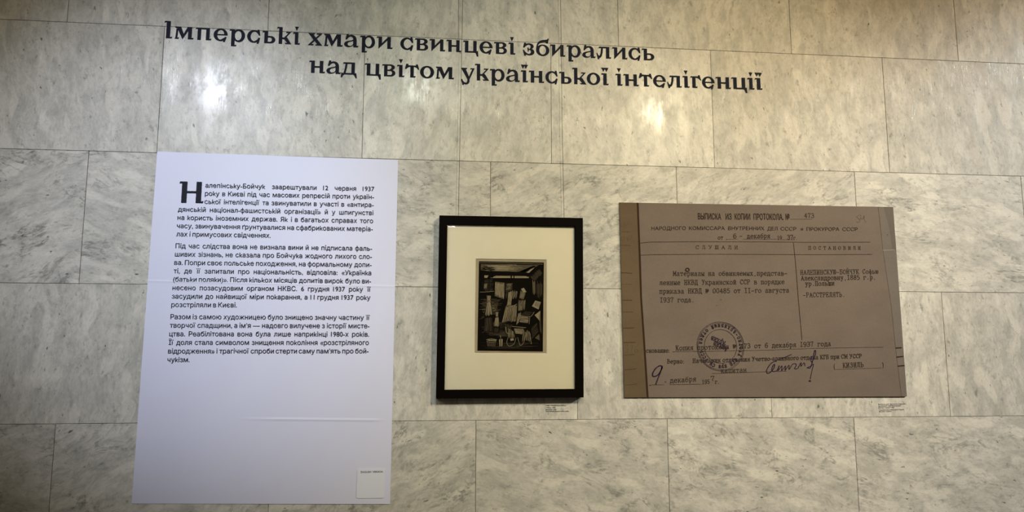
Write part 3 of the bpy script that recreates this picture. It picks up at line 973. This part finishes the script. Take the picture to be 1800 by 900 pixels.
def build_moulding():
    b = bmesh.new()
    # profile rings, from the back outside over the front to the rebate inside
    def inset(q, d):
        cx = sum(p[0] for p in q) / 4
        cz = sum(p[1] for p in q) / 4
        return [(p[0] + (d if p[0] < cx else -d), p[1] + (d if p[1] < cz else -d)) for p in q]
    prof = [(F_OUT, 0, -.004), (F_OUT, 0, -.0288), (F_OUT, .0012, -.030), (F_IN, -.0012, -.030), (F_IN, 0, -.0285), (F_IN, 0, -.016), (F_IN, -.004, -.004)]
    rings = []
    for q, d, y in prof:
        rings.append([b.verts.new((x - FO[0], y - FO[1], z - FO[2])) for x, z in inset(q, d)])
    n = len(rings)
    for k in range(n):
        r0, r1 = rings[k], rings[(k + 1) % n]
        for i in range(4):
            b.faces.new((r0[i], r0[(i + 1) % 4], r1[(i + 1) % 4], r1[i]))
    bmesh.ops.recalc_face_normals(b, faces=b.faces)
    me = bpy.data.meshes.new('moulding')
    b.to_mesh(me)
    b.free()
    return link('moulding', me, M_frame, frame)


build_moulding()
M_OPEN = [(.130, 1.8299), (.3433, 1.8299), (.3412, 1.551), (.1282, 1.5516)]
grow = lambda q, d: [(q[0][0] - d, q[0][1] + d), (q[1][0] + d, q[1][1] + d), (q[2][0] + d, q[2][1] - d), (q[3][0] - d, q[3][1] - d)]


def build_mat():
    b = bmesh.new()
    rings = []
    for q, y in ((grow(F_IN, .003), -.0205), (grow(M_OPEN, .0), -.0205), (grow(M_OPEN, -.0016), -.0186)):
        rings.append([b.verts.new((x - FO[0], y, z - FO[2])) for x, z in q])
    for k in range(2):
        for i in range(4):
            f = b.faces.new((rings[k][i], rings[k + 1][i], rings[k + 1][(i + 1) % 4], rings[k][(i + 1) % 4]))
            f.material_index = k
    me = bpy.data.meshes.new('mat_board')
    b.to_mesh(me)
    b.free()
    return link('mat_board', me, [M_mat, M_bevel], frame)


build_mat()
link('backing_board', prism(grow(F_IN, .003), -.008, -.0165, FO), M_backing, frame)
sheet = link('print_sheet', prism(grow(M_OPEN, .004), -.0166, -.0178, FO), M_print, frame)
P_IMG = [(.1408, 1.8222), (.3346, 1.8212), (.3300, 1.5574), (.1376, 1.5596)]


def build_woodcut():
    """a plain wood-engraved farmyard: sheds, sheaves, crates and baskets in white line on black"""
    rnd = random.Random(5)
    fl = Flat(FO)
    W, H = 508., 708.
    px = .1936 / W
    pt = lambda x, y: bilin(P_IMG, x / W, y / H)
    fl.poly([pt(0, 0), pt(W, 0), pt(W, H), pt(0, H)], -.0179, 0)

    def pg(pts, m, y=-.0181):
        fl.poly([pt(*p) for p in pts], y, m)

    def hatch(a0, a1, b0, b1, n, w, m=1, trim=.15, wob=1.5, y=-.0182, taper=(1, .5)):
        """n engraved lines from edge a0-a1 to edge b0-b1"""
        n, w = int(n * 1.7), w * .62
        for i in range(n):
            t = (i + .5 + rnd.uniform(-.25, .25)) / n
            p = (a0[0] + (a1[0] - a0[0]) * t, a0[1] + (a1[1] - a0[1]) * t)
            q = (b0[0] + (b1[0] - b0[0]) * t, b0[1] + (b1[1] - b0[1]) * t)
            s, e = rnd.uniform(0, trim), 1 - rnd.uniform(0, trim)
            pts = []
            for k in range(5):
                f = s + (e - s) * k / 4
                pts.append(pt(p[0] + (q[0] - p[0]) * f + rnd.uniform(-wob, wob), p[1] + (q[1] - p[1]) * f + rnd.uniform(-wob, wob)))
            fl.line(pts, w * px * rnd.uniform(.6, 1.25), y - rnd.uniform(0, 2e-5), m, cap=0, taper=taper if rnd.random() < .5 else taper[::-1])
            if rnd.random() < .45 and m == 1:              # the burin lifts: a fainter echo beside the line
                e = rnd.uniform(1.5, 3.5)
                fl.line([(x + e * px, z) for x, z in pts[1:4]], w * px * .5, y + .00002, 2, cap=0)

    def curve(pts, w, m=1, y=-.0183):
        fl.line([pt(*p) for p in smooth(pts, 4)], w * px * .7, y, m, cap=.2)
    # sky
    pg([(14, 22), (470, 22), (360, 82), (110, 82), (14, 70)], 2)
    hatch((14, 26), (14, 76), (430, 18), (300, 84), 13, 4, 1, .4, 2.5)
    hatch((60, 30), (40, 60), (250, 34), (240, 66), 7, 5, 1, .35, 3)
    hatch((14, 40), (14, 66), (150, 48), (120, 76), 6, 6, 0, .2, 3, -.0184)
    curve([(4, 12), (200, 10), (500, 14)], 3)
    # roof of the open shed
    pg([(370, 84), (448, 22), (430, 48), (392, 86)], 1)
    pg([(300, 84), (360, 84), (440, 30), (420, 30)], 1)
    pg([(30, 100), (92, 76), (362, 80), (400, 108), (110, 112)], 0, -.0185)
    pg([(40, 112), (76, 112), (66, 132), (46, 132)], 1)
    hatch((110, 116), (90, 132), (405, 112), (405, 128), 6, 5, 1, .12, 1, -.0182)
    pg([(248, 108), (258, 108), (258, 150), (248, 150)], 0, -.0186)
    pg([(270, 108), (278, 108), (278, 150), (270, 150)], 0, -.0186)
    pg([(392, 100), (402, 100), (400, 420), (392, 420)], 0, -.0186)
    hatch((400, 120), (470, 50), (440, 150), (500, 90), 14, 4, 2, .2, 1.5)
    hatch((420, 140), (440, 140), (425, 262), (446, 262), 4, 3.5, 1, .2, .6)
    hatch((452, 140), (498, 150), (452, 290), (498, 300), 9, 3, 2, .3, 1)
    # posts and far fence on the left
    hatch((22, 150), (22, 245), (118, 140), (118, 240), 12, 3, 2, .3, 1.5)
    hatch((34, 176), (66, 176), (38, 222), (62, 222), 6, 4, 1, .2, 1)
    pg([(36, 110), (44, 110), (42, 240), (34, 240)], 0, -.0187)
    pg([(80, 104), (86, 104), (84, 240), (78, 240)], 0, -.0187)
    curve([(14, 246), (60, 244), (120, 238)], 4)
    # pale door and plank wall
    pg([(128, 160), (202, 168), (200, 300), (126, 276)], 2)
    hatch((130, 164), (200, 170), (128, 270), (198, 296), 16, 4.2, 1, .12, 1.8)
    hatch((206, 172), (206, 300), (266, 168), (264, 250), 15, 3.2, 2, .12, .8)
    hatch((206, 176), (206, 230), (266, 172), (264, 215), 7, 3, 1, .4, .8)
    # trodden ground
    hatch((10, 300), (10, 470), (190, 296), (180, 400), 15, 5, 2, .3, 3)
    hatch((20, 320), (20, 420), (160, 330), (150, 380), 7, 3, 1, .55, 3)
    hatch((14, 480), (30, 590), (300, 480), (230, 590), 14, 3.5, 2, .4, 3)
    hatch((150, 560), (130, 600), (260, 560), (250, 590), 6, 3, 2, .4, 2)
    # standing sheaf of reeds with its tied neck
    pg([(62, 268), (100, 270), (96, 316), (118, 420), (112, 560), (46, 566), (50, 420), (70, 316)], 0, -.0188)
    hatch((64, 270), (98, 272), (72, 316), (92, 316), 7, 4.5, 1, .1, 1, -.0190)
    hatch((72, 318), (94, 318), (52, 440), (112, 430), 10, 4.2, 1, .12, 1.4, -.0190)
    hatch((54, 444), (108, 440), (48, 566), (108, 566), 9, 3, 2, .12, 1.4, -.0190)
    curve([(68, 316), (82, 322), (98, 314)], 5, 1, -.0192)
    # small sheaf
    pg([(134, 398), (156, 400), (158, 440), (172, 520), (166, 566), (118, 566), (122, 500), (134, 440)], 0, -.0188)
    hatch((136, 400), (156, 400), (138, 438), (154, 438), 5, 4, 1, .1, .8, -.0190)
    hatch((136, 440), (156, 440), (122, 520), (168, 520), 8, 4, 1, .15, 1, -.0190)
    hatch((126, 522), (164, 522), (128, 570), (160, 570), 5, 3, 2, .2, 1, -.0190)
    # big haycock of long stalks bending to the right
    pg([(232, 240), (270, 216), (310, 222), (304, 262), (300, 330), (306, 480), (262, 506), (180, 488), (216, 360), (222, 280)], 0, -.0188)
    hatch((236, 242), (268, 222), (222, 350), (256, 350), 6, 5.5, 1, .08, 1.6, -.0190)
    hatch((272, 222), (306, 226), (258, 300), (300, 296), 5, 3.4, 1, .2, 1.4, -.0190)
    hatch((216, 352), (300, 340), (184, 486), (296, 478), 15, 4.6, 1, .1, 1.8, -.0190)
    hatch((206, 490), (276, 500), (212, 560), (262, 520), 8, 3.2, 2, .15, 1.4, -.0190)
    curve([(222, 346), (258, 356), (300, 336)], 5, 1, -.0192)
    curve([(216, 520), (222, 560), (240, 572)], 7, 1, -.0192)
    # leaning bundle over the crates
    pg([(322, 232), (352, 208), (372, 250), (374, 340), (366, 384), (316, 398), (300, 330), (312, 280)], 0, -.0188)
    hatch((326, 222), (366, 232), (318, 292), (352, 300), 7, 4, 1, .15, 1.4, -.0190)
    hatch((312, 300), (368, 300), (310, 394), (362, 382), 9, 3.8, 1, .15, 1.8, -.0190)
    pg([(330, 216), (352, 206), (374, 240), (350, 244)], 1, -.0191)
    hatch((312, 396), (338, 394), (296, 500), (312, 500), 4, 4, 1, .15, 2, -.0190)
    # crates
    pg([(318, 424), (402, 436), (398, 492), (322, 486)], 0, -.0188)
    hatch((322, 430), (322, 482), (396, 440), (392, 488), 7, 5, 1, .1, 1, -.0190)
    pg([(318, 424), (366, 392), (436, 398), (402, 436)], 0, -.0188)
    hatch((322, 420), (362, 394), (400, 432), (430, 400), 5, 2.4, 2, .1, 1, -.0190)
    curve([(318, 424), (402, 436), (436, 398)], 4, 1, -.0192)
    curve([(402, 436), (398, 492)], 4, 1, -.0192)
    pg([(268, 516), (372, 524), (352, 580), (282, 574)], 0, -.0188)
    hatch((276, 528), (284, 570), (364, 532), (350, 574), 6, 6.5, 1, .12, 1, -.0190)
    curve([(268, 514), (372, 522)], 5, 1, -.0192)
    pg([(410, 520), (462, 470), (474, 560), (420, 620)], 0, -.0188)
    hatch((412, 526), (420, 612), (462, 476), (472, 556), 8, 3, 2, .1, 1, -.0190)
    # folded sacks on the right
    pg([(418, 352), (444, 306), (488, 318), (470, 376)], 1)
    hatch((446, 310), (486, 320), (440, 346), (472, 366), 6, 2, 0, .2, 1, -.0190)
    pg([(440, 422), (484, 386), (484, 470)], 1)
    hatch((470, 400), (484, 392), (486, 580), (500, 580), 4, 3, 2, .2, 1)
    pg([(444, 602), (478, 570), (482, 620)], 2)
    # basket, jar, loose sacks in front
    for k in range(7):
        curve([(72 + k * 11, 622), (76 + k * 10, 650), (82 + k * 8.6, 672)], 2.6)
    curve([(68, 620), (106, 612), (148, 620)], 4)
    curve([(70, 634), (108, 642), (146, 634)], 2.5)
    for k in range(6):
        pg([(78 + k * 11, 622), (84 + k * 11, 616), (90 + k * 11, 624), (84 + k * 11, 632)], 1)
    pg([(166, 620), (176, 610), (178, 668), (170, 672)], 1)
    pg([(182, 612), (194, 614), (192, 668), (184, 670)], 1)
    curve([(176, 584), (178, 606)], 5)
    hatch((240, 530), (272, 536), (232, 612), (290, 606), 7, 4, 1, .25, 3, -.0190)
    curve([(236, 600), (226, 640), (244, 668), (282, 650), (296, 604)], 4, 1, -.0192)
    pg([(252, 610), (278, 606), (280, 622), (256, 628)], 1, -.0191)
    hatch((352, 530), (404, 540), (344, 640), (420, 640), 8, 3.6, 1, .3, 3, -.0190)
    curve([(310, 600), (330, 660), (356, 640), (372, 580)], 4, 1, -.0192)
    curve([(396, 550), (410, 600), (416, 650)], 4.5, 1, -.0192)
    hatch((290, 650), (300, 676), (350, 650), (340, 676), 4, 2.6, 2, .3, 3)
    hatch((16, 640), (20, 690), (480, 640), (470, 690), 9, 2, 2, .45, 3)
    return link('woodcut', fl.mesh('woodcut'), [M_black, M_tan, M_dim], sheet)


build_woodcut()
rp = random.Random(3)
for x0, x1, z in ((.142, .170, 1.5545), (.212, .226, 1.5540), (.292, .330, 1.5538)):
    n = int((x1 - x0) / .0018)
    fl = Flat(FO)
    fl.line([(x0 + (x1 - x0) * i / n, z + rp.uniform(-.0012, .0014)) for i in range(n + 1)], .0004, -.0179, 0)
    link('pencil_note', fl.mesh('pencil_note'), M_pencil, sheet)
link('glass', prism(grow(F_IN, .002), -.0235, -.0245, FO), M_glass, frame)

# hanging wires
def wire(pts, label):
    m = bmesh.new()
    rad, n = .0006, 8
    loops = []
    for x, y, z in pts:
        loops.append([m.verts.new((x - pts[0][0] + rad * math.cos(2 * math.pi * k / n), y - pts[0][1] + rad * math.sin(2 * math.pi * k / n), z - pts[0][2])) for k in range(n)])
    for a, b in zip(loops[:-1], loops[1:]):
        for k in range(n):
            f = m.faces.new((a[k], a[(k + 1) % n], b[(k + 1) % n], b[k]))
            f.smooth = True
    m.faces.new(loops[0])
    m.faces.new(loops[-1][::-1])
    bmesh.ops.recalc_face_normals(m, faces=m.faces)
    me = bpy.data.meshes.new('hanging_wire')
    m.to_mesh(me)
    m.free()
    o = link('hanging_wire', me, M_wire)
    o.location = pts[0]
    return tag(o, label, 'wire', 'hanging wires of the frame')


wire([(.0793, -.014, 1.9535), (.0800, -.014, 2.070), (.0838, -.014, 2.425), (.0857, -.014, 2.636), (.0940, -.014, 3.50)], 'thin dark hanging wire rising from the left end of the black frame top')
wire([(.3975, -.014, 1.9540), (.3942, -.014, 2.238), (.3930, -.014, 2.652), (.3880, -.014, 3.50)], 'thin dark hanging wire rising from the right end of the black frame top')

# ------------------------------------------------------------------ archival document reproduction
DO = (1.017, 0, 1.717)
docu = empty('document_print', DO, 'wide brown print of a typed and stamped archive page, right of the black frame', 'document')
link('board', prism(DOC, -.001, -.006, DO), M_doc, docu)
fl = Flat(DO)
fl.poly([DOC[0]] + DOC_STRIP + [DOC[3]], -.0062)
link('binding_strip', fl.mesh('binding_strip'), M_bind, docu)
fl = Flat(DO)
fl.line(DOC_STRIP, .0060, -.0063, cap=0)
link('gutter_line', fl.mesh('gutter_line'), M_dark, docu)
fl = Flat(DO)
fl.poly(DOC_EDGE + [DOC[2], DOC[1]], -.0062, 0)
fl.poly(DOC_EDGE2 + [(1.4610, 1.8786), DOC[1]], -.00625, 1)
fl.line(DOC_EDGE, .0010, -.0063, 2, cap=0)
fl.line([DOC_TEAR[0], DOC_TEAR[1]], .0014, -.0064, 3)
link('page_edge_strip', fl.mesh('page_edge_strip'), [M_edge, M_edge2, M_pencil, M_white], docu)
UP = .00163                                              # one measured line-width unit in metres
for nm, data, mt, yy in (('ruled_lines', RULES, M_type, -.0066), ('handwritten_numeral', INK[:2], M_violet, -.0069), ('signature', INK[2:5], M_violet, -.0069), ('flourish', INK[5:7], M_violet, -.0069), ('ink_dot', INK[7:], M_violet, -.0069), ('pencil_note', PENCIL[:2], M_pencil, -.0066), ('pencil_note', PENCIL[2:7], M_pencil, -.0066), ('pencil_note', PENCIL[7:], M_pencil, -.0066)):
    fl = Flat(DO)
    for row in data:
        pts = list(row[1:])
        if nm != 'ruled_lines' and len(pts) > 2:
            pts = smooth(pts, 4)
        n = len(fl.f)
        fl.line(pts, row[0] * UP * (.42 if mt is M_violet else .38), yy)
        fl.union(n)
    link(nm, fl.mesh(nm), mt, docu)

for row in TICKS:
    fl = Flat(DO)
    fl.line(list(row[1:]), row[0] * UP * (.75 if row[1][0] > 1.2 else .42), -.0066)
    link('tick_mark', fl.mesh('tick_mark'), M_dark, docu)

# typewriter skeleton letters: polylines on a grid 9 wide, x-height 9, capital 13; 'I x y0 y1' is a stem with two slabs
OV = '4.5 9 2.3 8.2 1.1 6 1.1 3 2.3 .8 4.5 0 6.7 .8 7.9 3 7.9 6 6.7 8.2 4.5 9'
TYPE = {
    'а': '1.5 7.3 2.6 8.7 4 9 5.5 9 6.6 8 6.6 1 7.3 0 8.3 .3;6.6 5.2 3.5 5 1.6 4 1 2.5 1.6 .8 3.2 0 5 .3 6.6 1.8',
    'б': '7.6 13 5.5 12.2 3 11.3 1.6 9 1 5 1.6 1.8 3.2 .2 5.6 .2 7.4 1.8 8 4.4 7.3 6.8 5.5 8 3.4 7.4 1.4 5.2',
    'в': 'I 2 0 9;2 9 5.5 9 6.8 8 6.8 6 5.5 5 2 5;5.5 5 7.4 4.2 7.8 2.4 7.2 .7 5.6 0 2 0', 'г': 'I 2.5 0 9;2.5 9 7.6 9 7.6 6.5',
    'д': '2.6 9 2.5 5 1.5 .5;.8 0 8.4 0;.8 0 .8 -2.6;8.4 0 8.4 -2.6;6.8 0 6.8 9;1.6 9 7.8 9', 'е': '1.2 5 8 5 7.8 7 6.4 8.8 4.5 9 2.6 8.2 1.2 6 1.1 3.4 2.2 1 4.4 0 6.6 .3 8 1.6',
    'з': '1.5 7.5 3 9 6 9 7.3 7.5 7 5.6 5 5 3.6 5;5 5 7.4 4.2 7.8 2.2 6.5 .3 3 0 1 1.6', 'и': 'I 2 0 9;I 7 0 9;2 1 7 8', 'к': 'I 2 0 9;2 4.5 4 4.5 7.5 9;4 4.5 7.8 0;7 0 8.6 0;6.4 9 8.4 9',
    'л': '.8 .2 1.8 .2 2.8 2.4 3.2 9;2.3 9 7.8 9;7 9 7 0;5.8 0 8.4 0', 'м': '1.5 0 1.5 9 4.5 2 7.5 9 7.5 0;.4 0 2.8 0;6.3 0 8.6 0;.4 9 1.8 9;7.3 9 8.6 9', 'н': 'I 2 0 9;I 7 0 9;2 4.7 7 4.7', 'о': OV,
    'п': 'I 2 0 9;I 7 0 9;2 9 7 9', 'р': '1 9 2.2 9 2.2 -4;1 -4 3.8 -4;2.2 6.6 3.6 8.6 5.6 9 7.4 7.6 8 4.6 7.4 1.6 5.6 .2 3.6 .6 2.2 2.2', 'с': '7.8 6.6 7.2 8 5.6 9 3.6 8.8 1.8 7 1.1 4.5 1.8 1.8 3.6 .2 6 .2 8 1.8;7.9 9 7.9 6.4',
    'т': 'I 4.5 0 9;1.2 6.5 1.2 9 7.8 9 7.8 6.5', 'у': '.8 9 3 9;6 9 8.3 9;1.9 9 4.8 1;7.3 9 4.2 -2 3.2 -3.8 1.6 -4 1 -2.8', 'ф': 'I 4.5 -4 12;4.5 8.4 2.2 7.6 1.1 4.4 2.2 1 4.5 .2 6.8 1 7.9 4.4 6.8 7.6 4.5 8.4',
    'х': '2 9 7.5 0;7.2 9 1.8 0;1 9 3.3 9;6 9 8.2 9;.8 0 3 0;6.2 0 8.6 0', 'ч': '2 9 2 6 3 4.6 7 4.6;.9 9 3.1 9;I 7 0 9', 'ш': 'I 1.5 0 9;I 4.5 0 9;I 7.5 0 9;1.5 0 7.5 0',
    'ы': '1.8 9 1.8 0 4 0 5.2 1 5.2 3.6 4 4.8 1.8 4.8;.8 9 2.8 9;I 7.6 0 9', 'ь': '2.2 9 2.2 0 6 0 7.4 1 7.4 4 6 5 2.2 5;1 9 3.4 9;1 0 2.2 0', 'ю': 'I 1.5 0 9;1.5 4.7 4 4.7;6.2 9 4.8 8 4.2 4.5 4.8 1 6.2 0 7.6 1 8.2 4.5 7.6 8 6.2 9',
    'я': '7 0 7 9 3.6 9 2.2 8 2 6 3.4 4.6 7 4.6;4 4.6 1.6 0;5.8 0 8.2 0;.8 0 2.4 0;7 9 8.2 9', 'А': '4.5 13 1.2 0;4.5 13 7.8 0;2.4 4.5 6.6 4.5;.2 0 2.4 0;6.6 0 8.8 0', 'Б': '7.6 10.4 7.6 13 2 13 2 0 6 0 7.8 1.6 7.8 5.6 6 7.3 2 7.3;.8 0 2 0;.8 13 2 13',
    'Е': '8 10.4 8 13 2 13 2 0 8.2 0 8.2 2.8;2 6.7 5.8 6.7;5.8 8.2 5.8 5.2;.8 13 2 13;.8 0 2 0', 'Р': 'I 2 0 13;2 13 6 13 7.8 11.6 7.8 7.8 6 6.3 2 6.3', 'У': '.8 13 3 13;6.5 13 8.6 13;2 13 5 5;7.6 13 4.5 1.5 3.5 0 1.8 .2', 'И': 'I 2 0 13;I 7 0 13;2 1 7 12',
    '0': '4.5 13 2.4 11.8 1.3 9 1.3 4 2.4 1.2 4.5 0 6.6 1.2 7.7 4 7.7 9 6.6 11.8 4.5 13', '1': '4.5 0 4.5 13 2.4 11.4;2 0 7 0', 'I': 'I 4.5 0 13;1.8 13 7.2 13;1.8 0 7.2 0', '2': '1.4 10 2.2 12.4 4.5 13 7 12.2 7.6 9.8 6 6.4 1.2 0 8 0 8 2',
    '3': '1.2 11 2.5 13 6.2 13 7.6 11 7.2 8.2 5 7 3.5 7;5 7 7.6 6 8 3 6.6 .4 2.8 0 1 2.2', '4': '6 0 6 13 1 4 8.3 4;4.4 0 7.6 0', '5': '7.4 13 2.2 13 1.8 7 4 8.2 6.4 7.8 8 5.8 8 3 6.4 .6 4 0 1.4 1.4', '6': '7.5 12 6 13 4 12.8 2 10.8 1.1 7 1.1 3.4 2.4 .7 4.6 0 6.8 .7 8 3.2 7.8 5.6 6.6 7.4 4.4 8 2.4 7 1.2 5',
    '7': '1.2 10.4 1.2 13 8 13 5 6 4.2 0', '8': '4.5 7 2.2 8.3 1.7 10.8 2.8 13 6.2 13 7.3 10.8 6.8 8.3 4.5 7 1.8 5.6 1 3 2.2 .5 4.5 0 6.8 .5 8 3 7.2 5.6 4.5 7',
    '№': '.8 0 .8 12 4.6 1 4.6 12;7 10.6 5.9 9.8 5.9 7.4 7 6.6 8.2 7.4 8.2 9.8 7 10.6;5.8 4.8 8.4 4.8', '-': '1.2 4.7 7.8 4.7;1.2 4.9 7.8 4.9', '.': '4 .4 5 .4;4 .9 5 .9', ',': '4.4 .6 5.2 .6;5 .4 4.2 -2.4', ':': '4 .6 5 .6;4 7 5 7', '(': '6 13.5 4.2 11 3.6 6 4.2 1 6 -2', ')': '3 13.5 4.8 11 5.4 6 4.8 1 3 -2',
}
TYPE['й'] = TYPE['и'] + ';2.6 12 4.5 10.8 6.4 12'
_lower = {k: v for k, v in TYPE.items()}
TYPE['9'] = None


def parse(s):
    out = []
    for part in s.split(';'):
        tk = part.split()
        if tk[0] == 'I':
            x, a, b = map(float, tk[1:])
            out += [[(x, a), (x, b)], [(x - 1.3, a), (x + 1.3, a)], [(x - 1.3, b), (x + 1.3, b)]]
        else:
            c = list(map(float, tk))
            out.append([(c[i], c[i + 1]) for i in range(0, len(c), 2)])
    return out


SK_ = {k: parse(v) for k, v in TYPE.items() if v}
SK_['9'] = [[(9 - x, 13 - y) for x, y in ln] for ln in SK_['6']]
for up, lo in zip('ВГДЖЗКЛМНОПСТФХЧШЬЫЮЯЙ', 'вгджзклмнопстфхчшьыюяй'):
    if up not in SK_ and lo in SK_:
        SK_[up] = [[(x, y * 13 / 9 if y > 0 else y) for x, y in ln] for ln in SK_[lo]]


def put_typed(fl, seg, weight, y, uz, jitter=0.0, rnd=random.Random(2), prop=False):
    t, x0, z0, x1, z1 = seg
    narrow = {'г': .82, 'т': .95, '.': .45, ',': .45, ':': .5, '-': .6, ' ': .5, 'ш': 1.25, 'ы': 1.2, 'м': 1.15, 'ю': 1.2, 'М': 1.25, 'Г': .9, 'С': 1.05, 'Н': 1.15, 'К': 1.1, 'О': 1.1, 'У': 1.1, 'П': 1.15, 'Ш': 1.4}
    adv = [narrow.get(c, 1.0) if prop else 1.0 for c in t]
    s = (x1 - x0) / (sum(adv) * 10 - 1)                   # metres per grid unit
    sl = (z1 - z0) / (x1 - x0)
    x = x0
    for c, a in zip(t, adv):
        dz = rnd.uniform(-jitter, jitter)
        n = len(fl.f)
        for ln in SK_.get(c, []):
            k = s * a
            pts = [(x + px * k, z0 + (x + px * k - x0) * sl + pz * uz + dz) for px, pz in ln]
            fl.line(pts, weight, y, cap=.35)
        if len(fl.f) > n:
            fl.union(n)
        x += a * 10 * s


for sg in TYPED:
    fl = Flat(DO)
    put_typed(fl, sg, .00165 if sg[0][0] not in 'Н-4' else .0014, -.0067, .00106, .0003)
    link('typed_line', fl.mesh('typed_line'), M_type, docu)
for sg in SERIF:
    fl = Flat(DO)
    bold = len(sg[0]) > 5 and sg[0][1].islower()
    wide = sg[0] in ('СЛУШАЛИ', 'ПОСТАНОВИЛИ')
    if wide:                                             # letter-spaced headings
        t, x0, z0, x1, z1 = sg
        n = len(t)
        cw = (x1 - x0) / (n + (n - 1) * .75)
        for i, c in enumerate(t):
            xa = x0 + i * cw * 1.75
            put_typed(fl, (c, xa, z0 + (z1 - z0) * i / n, xa + cw, z0 + (z1 - z0) * i / n), .0012, -.0067, .00078)
    else:
        put_typed(fl, sg, .0017 if bold else .0014, -.0067, .00092 if not sg[0] in ('(', ')') else .0011, prop=True)
    link('printed_line', fl.mesh('printed_line'), M_type, docu)
B_C, B_S = .034, .010
sans_prepare([s[0] for s in CONDENSED], B_C)
sans_prepare([s[0] for s in SANS], B_S)
for data, b, cap in ((CONDENSED, B_C, .0188), (SANS, B_S, .0112)):
    fl = Flat(DO)
    for t, x0, z0, x1, z1 in data:
        put_sans(fl, t, b, x0, z0, (x1 - x0) / _sans[(t, b)][2], cap / CAP, (z1 - z0) / (x1 - x0), -.0067)
    link('printed_line', fl.mesh('printed_line'), M_type, docu)
# round stamp, pressed upside down
fl = Flat(DO)
cx, cz = STAMP
circ = lambda r, n=60: [(cx + r * math.cos(2 * math.pi * k / n), cz + r * math.sin(2 * math.pi * k / n)) for k in range(n + 1)]
for rad_, wd_ in ((.0738, .0012), (.0705, .0009), (.0508, .0011)):
    n = len(fl.f)
    fl.line(circ(rad_), wd_, -.0068, cap=.02)
    fl.union(n)
# upper arc: feet outwards, read anticlockwise; lower arc: heads outwards, read clockwise (the stamp is upside down)
for text, a0, step, heads_out in (('учетно-архивный отдел', -24, 9.7, False), ('КГБ при СМ УССР', -42, -8.8, True)):
    for i, c in enumerate(text):
        a = math.radians(a0 + step * i)
        n = len(fl.f)
        for ln in SK_.get(c, []):
            pts = []
            for px, pz in ln:
                lx, lz = (px - 4.5) * .00078, pz * (.00088 if c.islower() or c == '-' else .00074)
                r = (.0565 + lz) if heads_out else (.0672 - lz)
                th = a - lx / .063 if heads_out else a + lx / .063
                pts.append((cx + r * math.cos(th), cz + r * math.sin(th)))
            fl.line(pts, .0020, -.0068, cap=.3)
        if len(fl.f) > n:
            fl.union(n)
for w_, ox, oz, rot in (('Архив', .020, .021, 158), ('Архив', .027, .004, 156)):
    ca_, sa_ = math.cos(math.radians(rot)), math.sin(math.radians(rot))
    for i, c in enumerate(w_):
        n = len(fl.f)
        for ln in SK_.get(c, []):
            pts = []
            for px, pz in ln:
                u_, v_ = (px + i * 10 - 4) * .00095, (pz - 2) * .00115
                pts.append((cx + ox - .008 + u_ * ca_ - v_ * sa_, cz + oz - .008 + u_ * sa_ + v_ * ca_))
            fl.line(pts, .0021, -.0068 if oz > .01 else -.00686, cap=.3)
        fl.union(n)
link('ink_stamp', fl.mesh('ink_stamp'), M_stamp, docu)
fl = Flat(DO)
bx, bz = BLOT
n = len(fl.f)
fl.line([(bx + .0055 * math.cos(k * .7), bz + .0048 * math.sin(k * .7)) for k in range(10)], .0030, -.0071)
fl.union(n)
link('ink_blot', fl.mesh('ink_blot'), M_dark, docu)

# ------------------------------------------------------------------ small captions on the stone
for data, lab, loc in ((CAPTION_ONE, 'tiny four-line black caption on the marble under the black frame corner', (.37, 0, 1.39)),
                       (CAPTION_TWO, 'tiny five-line black caption on the marble under the right corner of the brown document', (1.415, 0, 1.385))):
    cp = empty('wall_caption', loc, lab, 'caption')
    for i, (t, x0, z0, x1, z1) in enumerate(data):
        b = .030 if i < len(data) - 2 else .016
        sans_prepare([t], b)
        fl = Flat(loc)
        put_sans(fl, t, b, x0, z0, (x1 - x0) / _sans[(t, b)][2], .0034 / CAP, (z1 - z0) / (x1 - x0), -.0006)
        link('text_line', fl.mesh('text_line'), M_vinyl, cp)
